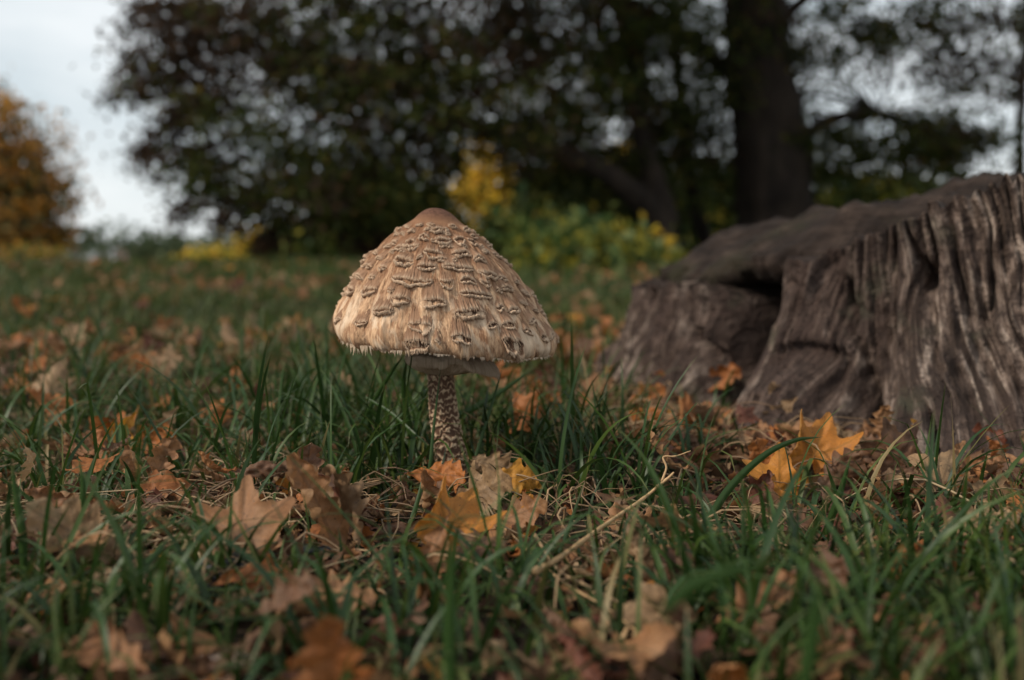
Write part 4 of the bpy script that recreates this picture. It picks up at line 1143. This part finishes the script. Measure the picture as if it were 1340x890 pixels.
B = [
 ([(905, 745, .58), (925, 690, .59), (955, 640, .60), (1000, 597, .61), (1040, 577, .62), (1075, 572, .63)], 11, 'dark green blade arching right in front of the yellow maple leaf'),
 ([(1068, 770, .58), (1082, 700, .58), (1100, 645, .58), (1114, 596, .58)], 11, 'pointed upright blade just right of the arching one'),
 ([(870, 800, .27), (905, 770, .27), (950, 752, .27), (1015, 728, .27)], 24, 'strongly blurred broad blade slanting across the right foreground'),
 ([(1052, 905, .27), (1062, 850, .27), (1068, 800, .27), (1078, 755, .27)], 22, 'strongly blurred upright blade at the bottom right'),
 ([(590, 905, .34), (588, 840, .34), (590, 770, .34), (592, 700, .34)], 17, 'blurred upright blade low in the middle'),
 ([(556, 668, .67), (563, 606, .675), (568, 555, .68), (577, 478, .685)], 4.5, 'thin blade crossing the front of the mushroom stem'),
 ([(549, 612, .735), (536, 560, .735), (528, 510, .73), (533, 464, .72)], 8, 'dark blade reaching up to the left of the ring'),
 ([(470, 560, .76), (492, 520, .75), (512, 488, .74), (530, 462, .73)], 5, 'thin blade bending up to the cap rim left of the stem'),
 ([(478, 520, .74), (510, 540, .72), (540, 566, .70), (568, 590, .69)], 4.5, 'thin dark blade curving down to the stem from the left'),
 ([(612, 640, .70), (625, 590, .71), (645, 525, .72), (658, 480, .73)], 4.5, 'thin dark blade rising right of the stem'),
 ([(560, 560, .80), (610, 540, .82), (660, 510, .84), (700, 480, .86)], 9, 'long blurred blade slanting right behind the stem'),
 ([(515, 730, .60), (535, 690, .60), (548, 650, .61), (556, 610, .62)], 7, 'light green blade before the leaves at the stem foot'),
 ([(1030, 800, .55), (1048, 740, .55), (1062, 700, .56), (1072, 688, .56)], 12, 'bright broad blade in the right tuft, bent at its top'),
 ([(1085, 795, .54), (1100, 745, .54), (1118, 720, .54), (1130, 700, .54)], 10, 'dark blade behind the bent one in the right tuft'),
 ([(1090, 700, .56), (1140, 742, .55), (1160, 760, .55), (1175, 790, .54)], 8, 'blade folding down to the right of the right tuft'),
 ([(1260, 820, .50), (1290, 790, .50), (1315, 760, .50), (1345, 735, .50)], 12, 'wide blade rising to the right edge'),
 ([(1215, 790, .52), (1240, 760, .52), (1275, 730, .52), (1303, 715, .52)], 10, 'pointed blade beside the wide blade at the right edge'),
 ([(1190, 740, .60), (1215, 710, .60), (1240, 680, .60), (1262, 655, .60)], 11, 'greyish blade pointing up right over the soil patch'),
 ([(1140, 850, .46), (1190, 800, .46), (1250, 770, .46), (1330, 745, .46)], 13, 'long broad blade lying across the lower right corner'),
 ([(30, 760, .48), (28, 700, .48), (20, 650, .48), (15, 605, .48)], 12, 'blurred upright blade nearest the left edge'),
 ([(110, 745, .50), (104, 690, .50), (108, 640, .50), (103, 600, .50)], 10, 'blurred upright blade second from the left edge'),
 ([(60, 845, .40), (130, 800, .42), (190, 740, .44), (225, 700, .46)], 15, 'blurred broad blade slanting through the lower left'),
 ([(255, 890, .42), (290, 830, .45), (330, 780, .50), (352, 700, .54)], 10, 'dark blade crossing upward over the brown leaves at lower left'),
 ([(438, 745, .60), (436, 690, .60), (433, 660, .60), (431, 625, .60)], 7, 'straight blade in front of the curled leaf cluster'),
 ([(690, 890, .42), (700, 800, .46), (735, 720, .52), (765, 630, .58)], 12, 'tall blurred blade right of the stem leaves'),
 ([(775, 600, .80), (785, 570, .80), (790, 540, .80), (795, 508, .80)], 7, 'slim upright blade before the left end of the stump'),
 ([(700, 650, .72), (760, 600, .76), (800, 585, .80), (850, 572, .84)], 8, 'blade arching over toward the stump behind the stalk'),
 ([(415, 640, .85), (425, 590, .85), (438, 540, .85), (446, 498, .85)], 8, 'tall blade alone left of the mushroom'),
 ([(520, 890, .40), (545, 830, .42), (600, 800, .46), (690, 790, .50)], 12, 'long blade bending right at the bottom middle'),
 ([(1240, 905, .38), (1180, 870, .40), (1130, 845, .42), (1085, 800, .44)], 12, 'dark broad blade leaning left in the lower right corner'),
]
for pp, wpx, lab in B: blade(pp, wpx, lab)

# pale bark chip at the bottom, black lumps, twigs
def bark_chip():
    c = at(325, 882, .40); n, m_ = 60, 26
    u = np.linspace(-1, 1, n)[:, None]; a = np.linspace(0, 2 * math.pi, m_, endpoint=False)[None]
    e = np.clip(1 - np.abs(u) ** 2.4, 0, 1) ** .45
    y = .010 * e * np.cos(a) * (1 + .12 * noise(u * 5, np.cos(a), 0, 5)); z = .0042 * e * np.sin(a) + .0008 * fbm(u * 12, np.cos(a) * 14, np.sin(a) * 4, 6)
    x = .0215 * u + .0012 * noise(u * 3, np.cos(a) * 2, 0, 7)
    P = np.stack([x + 0 * a, y, z], -1).reshape(-1, 3)
    m4 = Matrix.Translation(c) @ Matrix.Rotation(R(14), 4, 'Y') @ Matrix.Rotation(R(34), 4, 'X')
    mm = np.array(m4)
    o = obj('bark_chip', mesh_np('bark_chip', P @ mm[:3, :3].T + mm[:3, 3], grid_faces(n, m_, True)), M['chipbark'])
    tag(o, 'pale pinkish bark chip lying at the bottom edge left of the blurred leaf', 'bark')
bark_chip()
def lump(px, py, Y, r, label):
    c = lift(px, py, Y, .004); n, m_ = 30, 40
    v = np.linspace(0.001, math.pi - .001, n)[:, None]; a = np.linspace(0, 2 * math.pi, m_, endpoint=False)[None]
    d = np.stack([np.sin(v) * np.cos(a), np.sin(v) * np.sin(a), np.cos(v) + 0 * a], -1)
    q = 1 + .35 * fbm(d[..., 0] * 2.4 + px, d[..., 1] * 2.4, d[..., 2] * 2.4, 14, 5) + .12 * np.abs(noise(d[..., 0] * 9, d[..., 1] * 9, d[..., 2] * 9, 15))
    P = d * q[..., None] * r * [1.3, 1, .7] + np.array(c)
    tag(obj('soil_clod', mesh_np('soil_clod', P.reshape(-1, 3), grid_faces(n, m_, True)), M['black']), label, 'clod')
lump(300, 752, .64, .016, 'black shiny clod of humus under the broad tan maple leaf')
lump(395, 735, .63, .013, 'black clod of humus in the gap right of the orange brown leaf')
def twig(pp, r, label):
    pts = spline([lift(*q, .006) for q in pp], 22)
    root = empty('twig', pts[0], label, 'twig')
    mb = MB(); mb.tube(pts, np.linspace(1, .6, 22) * r, 8, .35, seed=len(pp)); obj('stem', mb.mesh('twig'), M['twig'], root)
    k = 13; p = pts[k]; d = pts[k + 1] - pts[k]; d = d / np.linalg.norm(d)
    mb = MB(); mb.tube([p, p + d * .006 + [0, 0, .006], p + d * .016 + [0, .003, .009]], [r * .6, r * .5, r * .25], 6, .3)
    obj('side_shoot', mb.mesh('side_shoot'), M['twig'], root)
twig([(1275, 815, .50), (1295, 845, .49), (1318, 880, .47), (1330, 900, .46)], .0022, 'knobbly reddish brown twig in the lower right corner')
twig([(1190, 838, .52), (1235, 820, .52), (1285, 808, .52), (1330, 790, .52)], .0016, 'thin brown twig lying across the lower right grass')
twig([(1130, 665, .76), (1200, 672, .75), (1270, 668, .74), (1345, 680, .73)], .0024, 'dark twig lying on the soil in front of the stump root')
twig([(90, 890, .36), (150, 880, .38), (220, 860, .40)], .0012, 'dark twig low in the left corner')
twig([(440, 600, 1.3), (500, 585, 1.3), (540, 580, 1.3)], .003, 'blurred twig in the grass behind left of the stem')

# ================================================================== trees and bushes
def leaf_cards(C, size, mat, name, parent=None, asp=.6, flat=0.0):
    """small folded leaves at points C (n,3)"""
    n = len(C); sz = size * RNG.uniform(.65, 1.25, n)
    d = RNG.normal(0, 1, (n, 3)); d /= np.linalg.norm(d, axis=1, keepdims=True)
    e = np.cross(d, RNG.normal(0, 1, (n, 3))); e /= np.linalg.norm(e, axis=1, keepdims=True) + 1e-9
    s = (sz * .5)[:, None]
    V = np.stack([C - d * s, C + e * s * asp - d * s * .1, C + d * s, C - e * s * asp - d * s * .1], 1).reshape(-1, 3)
    me = mesh_np(name, V, np.arange(n * 4).reshape(-1, 4), smooth=False)
    return tag(obj(name, me, mat, parent), kind='stuff')
def blob_points(px, py, rx, ry, Y, dy, ncl, per, rad, shell=0.0, seed=0):
    """leaf positions in clumps spread through an ellipsoid; px,py,rx,ry in photograph pixels at depth Y"""
    c = at(px, py, Y); ax, az_ = rx / FPX * Y, ry / FPX * Y
    q = RNG.normal(0, 1, (ncl, 3)); q /= np.linalg.norm(q, axis=1, keepdims=True)
    q *= (RNG.uniform(shell, 1, (ncl, 1))) ** (1 / 2.4)
    P = np.array(c) + q * [ax, dy, az_]
    rr = rad * RNG.uniform(.5, 1.35, ncl)
    L = P[:, None] + RNG.normal(0, 1, (ncl, per, 3)) * rr[:, None, None] * .55 * [1.25, 1.1, .75]
    return L.reshape(-1, 3), P
def branches(mb, start, targets, r0, seed=0, droop=.0):
    rs = random.Random(seed)
    for t in targets:
        a, b = np.array(start), np.array(t)
        m1 = a * .6 + b * .4 + np.array([rs.uniform(-.1, .1), rs.uniform(-.1, .1), rs.uniform(0, .25)]) * np.linalg.norm(b - a) * .4
        m2 = a * .25 + b * .75 + np.array([rs.uniform(-.1, .1), 0, rs.uniform(-.05, .2)]) * np.linalg.norm(b - a) * .3
        mb.tube(spline([a, m1, m2, b], 12), np.linspace(r0, r0 * .2, 12), 6, .15, seed=seed)

def big_tree():
    TY = 8.2
    base = at(1012, 352, TY); g = gz(base.x, base.y)
    root = empty('large_tree', (base.x, base.y, g), 'large dark spreading tree with thick trunk and low hanging branches behind', 'tree')
    mb = MB()
    pts = spline([(base.x, base.y, g - .1), at(1018, 300, TY), at(1006, 180, TY), at(992, 60, TY), at(985, -60, TY), at(975, -250, TY), at(960, -420, TY)], 60)
    mb.tube(pts, np.interp(np.linspace(0, 1, 60), [0, .08, .2, .5, .8, 1], [.46, .37, .33, .27, .2, .1]), 28, .16, seed=3)
    obj('trunk', mb.mesh('trunk'), M['bark'], root)
    def limb(pp, r0, r1, s):
        mb = MB(); pts = spline([at(*q) for q in pp], 40); mb.tube(pts, np.linspace(r0, r1, 40), 14, .18, seed=s)
        obj('limb', mb.mesh('limb'), M['bark'], root)
    limb([(880, 352, 7.6), (862, 300, 7.6), (838, 262, 7.5), (795, 228, 7.4), (735, 200, 7.3), (660, 182, 7.2), (600, 150, 7.0), (520, 90, 6.8)], .13, .025, 4)
    limb([(872, 300, 7.7), (856, 240, 7.8), (840, 180, 7.9), (828, 80, 8.0), (800, -60, 8.0)], .12, .05, 5)
    limb([(1000, 140, 8.2), (940, 80, 8.4), (850, 20, 8.2), (700, -40, 7.6), (500, -70, 7.2)], .075, .03, 6)
    limb([(1000, 60, 8.2), (1050, 0, 8.2), (1120, -60, 8.3), (1230, -60, 8.4), (1330, -160, 8.4)], .06, .02, 7)
    limb([(1012, 210, 8.2), (1080, 160, 8.2), (1150, 150, 8.1), (1240, 180, 8.0)], .07, .02, 8)
    limb([(940, 352, 9.0), (915, 290, 9.0), (905, 230, 9.0), (890, 120, 9.1), (880, 0, 9.0)], .08, .04, 9)
    # (px, py, rx, ry, Y, depth, clumps, brown?)
    BL = [(560, 20, 300, 120, 7.6, 1.5, 560, .55), (420, 130, 190, 110, 7.2, 1.2, 300, .45), (620, 150, 210, 90, 7.4, 1.3, 300, .35), (820, 60, 200, 110, 8.2, 1.4, 360, .25),
          (400, 240, 150, 60, 7.0, 1.0, 150, .15), (520, 250, 130, 60, 7.6, 1.2, 190, .1), (750, 190, 150, 75, 8.4, 1.2, 190, .15), (860, 220, 110, 80, 8.9, 1.2, 160, .1),
          (960, 130, 120, 110, 9.4, 1.0, 190, .15), (1110, 60, 130, 75, 8.4, 1.3, 110, .2), (1220, 40, 110, 60, 8.0, 1.1, 55, .2), (1150, 195, 130, 48, 8.3, 1.0, 150, .05), (1240, 200, 60, 35, 8.1, .8, 46, .05),
          (260, 130, 70, 90, 6.8, .7, 52, .6), (300, 40, 110, 55, 6.9, .8, 100, .7), (280, 222, 36, 30, 6.8, .5, 22, .1), (318, 255, 32, 24, 6.8, .5, 16, .05), (440, 290, 60, 20, 7.2, .7, 30, .05), (1300, 110, 60, 25, 7.8, .6, 16, .3)]
    G, Bn, CP = [], [], []
    for px, py, rx, ry, Y, dy, ncl, br in BL:
        ncl = int(ncl * (.58 if 560 <= px <= 980 else .60 if px > 980 else .46))
        L, P = blob_points(px, py, rx, ry, Y, dy, ncl, 54, .19)
        u_ = (L[:, 0] / L[:, 1] * FPX + 670 - 632) / 42; v_ = (340 - (L[:, 2] - CAM_Z) / L[:, 1] * FPX - 245) / 56
        open_ = (u_ ** 2 + v_ ** 2 + 1.3 * noise(L[:, 0] * 4.5, L[:, 1] * 4.5, L[:, 2] * 4.5, 190) < .85) & (RNG.random(len(L)) < .88)
        CP.append(P)
        k = np.repeat(RNG.random(ncl) < br, 54)
        G.append(L[~k & ~open_]); Bn.append(L[k & ~open_])
    # crown above the frame, coarser
    L, P = blob_points(760, -330, 760, 270, 8.0, 4.0, 1100, 40, .28)
    keep = (L[:, 2] - CAM_Z) / L[:, 1] > 385 / FPX
    leaf_cards(L[keep], .15, M['dark_leaf'], 'upper_foliage', root)
    leaf_cards(np.concatenate(G), .054, M['dark_leaf'], 'green_foliage', root)
    # sprays hanging at the left edge: twigs with leaves along them
    tw = MB(); SP = []
    rsx = random.Random(9)
    for pp in ([(330, 20, 6.9), (260, 20, 6.8), (200, 28, 6.7), (150, 36, 6.7)], [(320, 70, 6.9), (260, 70, 6.8), (190, 100, 6.7), (135, 130, 6.7)], [(320, 120, 6.9), (255, 135, 6.8), (225, 160, 6.8), (180, 225, 6.7)],
               [(330, 60, 6.9), (250, 50, 6.8), (180, 70, 6.7), (165, 95, 6.7)], [(300, 130, 6.9), (240, 150, 6.8), (195, 185, 6.8), (178, 205, 6.8)], [(330, 200, 7), (280, 230, 6.9), (245, 265, 6.8), (232, 285, 6.8)],
               [(350, 230, 7), (310, 270, 6.9), (290, 300, 6.8)], [(310, 90, 7), (250, 95, 6.8), (200, 110, 6.7), (172, 125, 6.7)], [(300, 10, 7), (230, 5, 6.8), (180, 12, 6.7)], [(310, 180, 7), (250, 200, 6.8), (205, 230, 6.7)],
               [(1180, 60, 8), (1260, 70, 7.9), (1320, 85, 7.8), (1350, 95, 7.8)], [(1180, 90, 8), (1260, 100, 7.9), (1340, 120, 7.8)], [(1200, 30, 8), (1290, 20, 7.9), (1345, 30, 7.8)], [(1180, 190, 8.1), (1260, 190, 8), (1300, 175, 7.9)],
               [(470, 290, 7.2), (480, 315, 7.1), (486, 330, 7.1)], [(360, 280, 7), (352, 310, 6.9), (345, 320, 6.9)]):
        pts = spline([at(*q) for q in pp], 24)
        tw.tube(pts, np.linspace(.018, .004, 24), 5)
        for k in range(4, 24):
            for _ in range(22 if k < 20 else 12):
                SP.append(pts[k] + np.array([rsx.gauss(0, .10), rsx.gauss(0, .10), rsx.gauss(-.03, .075)]) * (1.15 - k / 40))
        for _ in range(7):
            k = rsx.randrange(6, 22); e = pts[k] + np.array([rsx.uniform(-.28, .1), rsx.uniform(-.2, .2), rsx.uniform(-.22, .04)])
            tw.tube([pts[k], (pts[k] + e) / 2 + [0, 0, .02], e], [.006, .004, .002], 4)
            for q in range(8): SP.append(pts[k] * (1 - q / 8) + e * q / 8 + np.array([rsx.gauss(0, .03) for _ in range(3)]))
    Bn.append(np.array(SP))
    leaf_cards(np.concatenate(Bn), .052, M['brown_crown'], 'brown_foliage', root)
    CPa = np.concatenate(CP)
    hubs = [np.array(at(*q)) for q in ((600, 150, 7.0), (700, -30, 7.2), (500, -60, 7.0), (850, 30, 7.6), (1130, 30, 7.8), (1150, 150, 8.1), (828, 80, 8.0), (735, 200, 7.3), (520, 90, 6.8))]
    for k in RNG.choice(len(CPa), 230, replace=False):
        p = CPa[k]; h = min(hubs, key=lambda q: np.linalg.norm(q - p))
        branches(tw, h, [p], .010, seed=int(k))
    tag(obj('twigs', tw.mesh('twigs'), M['bark'], root), kind='stuff')
big_tree()

def bush(name, label, cat, spec, mat, size, stems, group=None, base_y=None, trunk=None):
    """spec: list of blob tuples px, py, rx, ry, Y, dy, clumps, per, rad"""
    Y = spec[0][4]; b = at(spec[0][0], 345, Y); g = gz(b.x, b.y)
    root = empty(name, (b.x, b.y, g), label, cat, group)
    Ls, Ps = [], []
    for s in spec:
        L, P = blob_points(*s); k = L[:, 2] > ground_z(L[:, 0], L[:, 1])
        Ls.append(L[k]); Ps.append(P)
    mats = mat if isinstance(mat, list) else [mat]
    A = np.concatenate(Ls)
    pick = RNG.integers(0, len(mats), len(A))
    for i, m in enumerate(mats):
        leaf_cards(A[pick == i], size, m, 'foliage' , root)
    mb = MB(); P = np.concatenate(Ps)
    if trunk:
        top = np.array(at(trunk[0], trunk[1], Y)); mb.tube(spline([(b.x, b.y, g - .1), (b.x * .5 + top[0] * .5, Y, (g + top[2]) / 2), top], 14), np.linspace(trunk[2], trunk[2] * .4, 14), 10, .15)
        branches(mb, top, P[RNG.choice(len(P), min(stems, len(P)), replace=False)], trunk[2] * .35, seed=2)
    else:
        branches(mb, (b.x, b.y, g - .05), P[RNG.choice(len(P), min(stems, len(P)), replace=False)], .012 * Y / 5, seed=2)
    obj('trunk' if trunk else 'stems', mb.mesh('stems'), M['bark'], root)
    return root
# undergrowth close behind on the right of the mushroom
bush('leafy_shrub', 'green leafy shrub low behind the right side of the mushroom', 'shrub', [(770, 345, 75, 45, 5.2, .5, 130, 22, .13)], [M['under'], M['ygreen']], .075, 24)
bush('leafy_shrub', 'yellow tipped shrub just left of the stump', 'shrub', [(828, 345, 34, 40, 5.6, .4, 60, 20, .12), (820, 320, 22, 18, 5.6, .3, 16, 22, .09)], [M['ygreen'], M['under'], M['ylw']], .07, 14)
bush('leafy_shrub', 'dark green shrub directly behind the right of the cap', 'shrub', [(712, 330, 60, 55, 6.6, .6, 130, 22, .15)], [M['under'], M['dark_leaf']], .08, 20)
bush('leafy_shrub', 'dark green bush behind the left of the cap', 'shrub', [(480, 325, 85, 34, 9.5, .8, 150, 24, .2)], [M['under'], M['dark_leaf']], .11, 20)
bush('leafy_shrub', 'greenish yellow bush at the left end of the dark thicket', 'shrub', [(405, 322, 48, 24, 12.5, .8, 90, 24, .22)], [M['ygreen'], M['under']], .13, 16)
bush('leafy_shrub', 'bright yellow bush under the left tips of the large tree', 'shrub', [(352, 330, 26, 22, 15, .8, 70, 24, .22)], [M['ylw'], M['ygreen']], .14, 12)
bush('leafy_shrub', 'low rounded yellow bush on the skyline', 'shrub', [(280, 345, 36, 17, 22, 1.0, 80, 24, .25)], [M['ygreen'], M['ylw']], .18, 12)
bush('leafy_shrub', 'small dark round bush on the skyline at left', 'shrub', [(205, 336, 26, 16, 30, 1.2, 80, 24, .35)], [M['wood_far']], .25, 10)
bush('leafy_shrub', 'reddish pink bush on the skyline beside the dark round one', 'shrub', [(180, 338, 14, 9, 34, 1.0, 30, 24, .25)], [mat_plain('pink_foliage', (.42, .20, .18), .8, 3, .3)], .2, 8)
# thicket behind the trunk, and the yellow birch seen through the gap
bush('thicket', 'dense dark thicket behind the leaning trunk', 'thicket', [(800, 285, 130, 60, 11.5, 1.2, 300, 26, .28), (690, 318, 70, 28, 11, 1.0, 80, 26, .22)], [M['dark_leaf'], M['under'], M['ygreen']], .14, 30)
bush('thicket', 'dense dark thicket behind the mushroom cap on the left', 'thicket', [(505, 280, 80, 45, 12, 1.2, 170, 26, .24)], [M['dark_leaf'], M['under'], M['ygreen']], .14, 30)
bush('thicket', 'shaded thicket right of the thick trunk behind the stump', 'thicket', [(985, 260, 110, 60, 12.5, 1.2, 220, 26, .30), (1150, 262, 100, 26, 12.5, 1.2, 110, 26, .3)], [M['dark_leaf'], M['under'], M['ygreen']], .14, 30)
bush('yellow_tree', 'bright yellow autumn tree seen through the gap above the cap', 'tree', [(632, 245, 42, 55, 17, 1.0, 42, 24, .34), (740, 235, 30, 24, 17.5, .8, 22, 26, .34), (820, 215, 24, 26, 17.5, .8, 12, 22, .34)], [M['ylw']], .2, 30, trunk=(640, 260, .12))
# orange tree far left
bush('orange_tree', 'rusty orange autumn tree standing far away at the left edge', 'tree', [(10, 215, 75, 85, 40, 2.6, 120, 24, .62), (55, 265, 45, 45, 40, 2.0, 55, 24, .6), (-40, 200, 80, 110, 41, 2.6, 90, 24, .62), (30, 305, 60, 28, 40, 2.0, 90, 24, .6)], [M['orng'], M['orng'], M['wood_far']], .30, 60, trunk=(15, 270, .35))
bush('leafy_shrub', 'long low hedge bush with dull yellow leaves below the orange tree', 'shrub', [(20, 338, 60, 10, 26, 1.0, 70, 22, .3)], [M['ygreen'], M['wood_far'], M['orng']], .18, 12)
# slim tree at the right edge
def slim_tree():
    root = empty('slim_tree', tuple(at(1334, 345, 10.5)), 'thin dark tree stem at the right edge above the stump', 'tree')
    mb = MB(); mb.tube(spline([at(1336, 350, 10.5), at(1335, 200, 10.5), at(1339, 100, 10.5), at(1345, -100, 10.5)], 20), np.linspace(.06, .04, 20), 8, .2); obj('trunk', mb.mesh('trunk'), M['bark'], root)
    L, P = blob_points(1345, -140, 110, 130, 10.5, 1.0, 60, 26, .3); leaf_cards(L, .1, M['brown_crown'], 'foliage', root)
slim_tree()
# far picket fence on the skyline
def fence():
    Y = 28; p0 = at(70, 338, Y)
    root = empty('picket_fence', (p0.x, Y, gz(p0.x, Y)), 'pale blurred picket fence on the skyline left', 'fence')
    mp_ = mat_plain('weathered_paint', (.26, .25, .24), .8, 12, .4)
    for k in range(15):
        p = at(72 + k * 6.6, 338, Y); g = gz(p.x, Y); t_ = at(100, 333 - (k % 3), Y).z
        mb = MB(); mb.box((p.x, Y, (g + t_) / 2), (.03, .03, t_ - g)); mb.add(np.array([[p.x - .015, Y - .015, t_], [p.x + .015, Y - .015, t_], [p.x, Y - .015, t_ + .06], [p.x - .015, Y + .015, t_], [p.x + .015, Y + .015, t_], [p.x, Y + .015, t_ + .06]]), [np.array([[0, 1, 2], [4, 3, 5]]), np.array([[0, 2, 5, 3], [1, 4, 5, 2]])])
        obj('picket', mb.mesh('picket', False), mp_, root)
    a, b = at(68, 341, Y), at(170, 341, Y)
    for dz in (0, -.0):
        mb = MB(); mb.box(((a.x + b.x) / 2, Y + .03, a.z), (b.x - a.x, .025, .03)); obj('rail', mb.mesh('rail', False), mp_, root); break
fence()
# far-off wood along the horizon
C = []
for k in range(420):
    x = RNG.uniform(-75, 75); y = RNG.uniform(95, 120)
    C.append(np.array([x, y, 0]) + RNG.normal(0, 1, (34, 3)) * [2.0, 1.5, .9] + [0, 0, 1.4 + 1.0 * float(noise(x * .12, 0, 0, 5))])
C = np.concatenate(C)
far = leaf_cards(C[C[:, 2] > 0], .9, M['wood_far'], 'far_woods'); tag(far, 'low far wood along the horizon', kind='stuff')

# neighbours that still share a label are told apart by their place
by = {}
for o in SC.objects:
    if o.parent is None and o.get('label') and o.type == 'MESH' and o.get('kind') is None:
        by.setdefault(o['label'], []).append(o)
for lab, os_ in by.items():
    if len(os_) in (2, 3, 4, 5, 6):
        os_.sort(key=lambda o: px_of(o.matrix_basis.translation)[0])
        nm = {2: ['left of two', 'right of two'], 3: ['leftmost of three', 'middle of three', 'rightmost of three'], 4: ['leftmost of four', 'second of four', 'third of four', 'rightmost of four'],
              5: [q + ' of five' for q in ('leftmost', 'second', 'middle', 'fourth', 'rightmost')], 6: [q + ' of six' for q in ('leftmost', 'second', 'third', 'fourth', 'fifth', 'rightmost')]}[len(os_)]
        for o, w_ in zip(os_, nm):
            t_ = f'{lab}, {w_}'
            o['label'] = t_ if len(t_.split()) <= 16 else t_.replace('pale beige', 'beige').replace('orange brown', 'rusty').replace('yellow orange', 'golden').replace('the ', '')
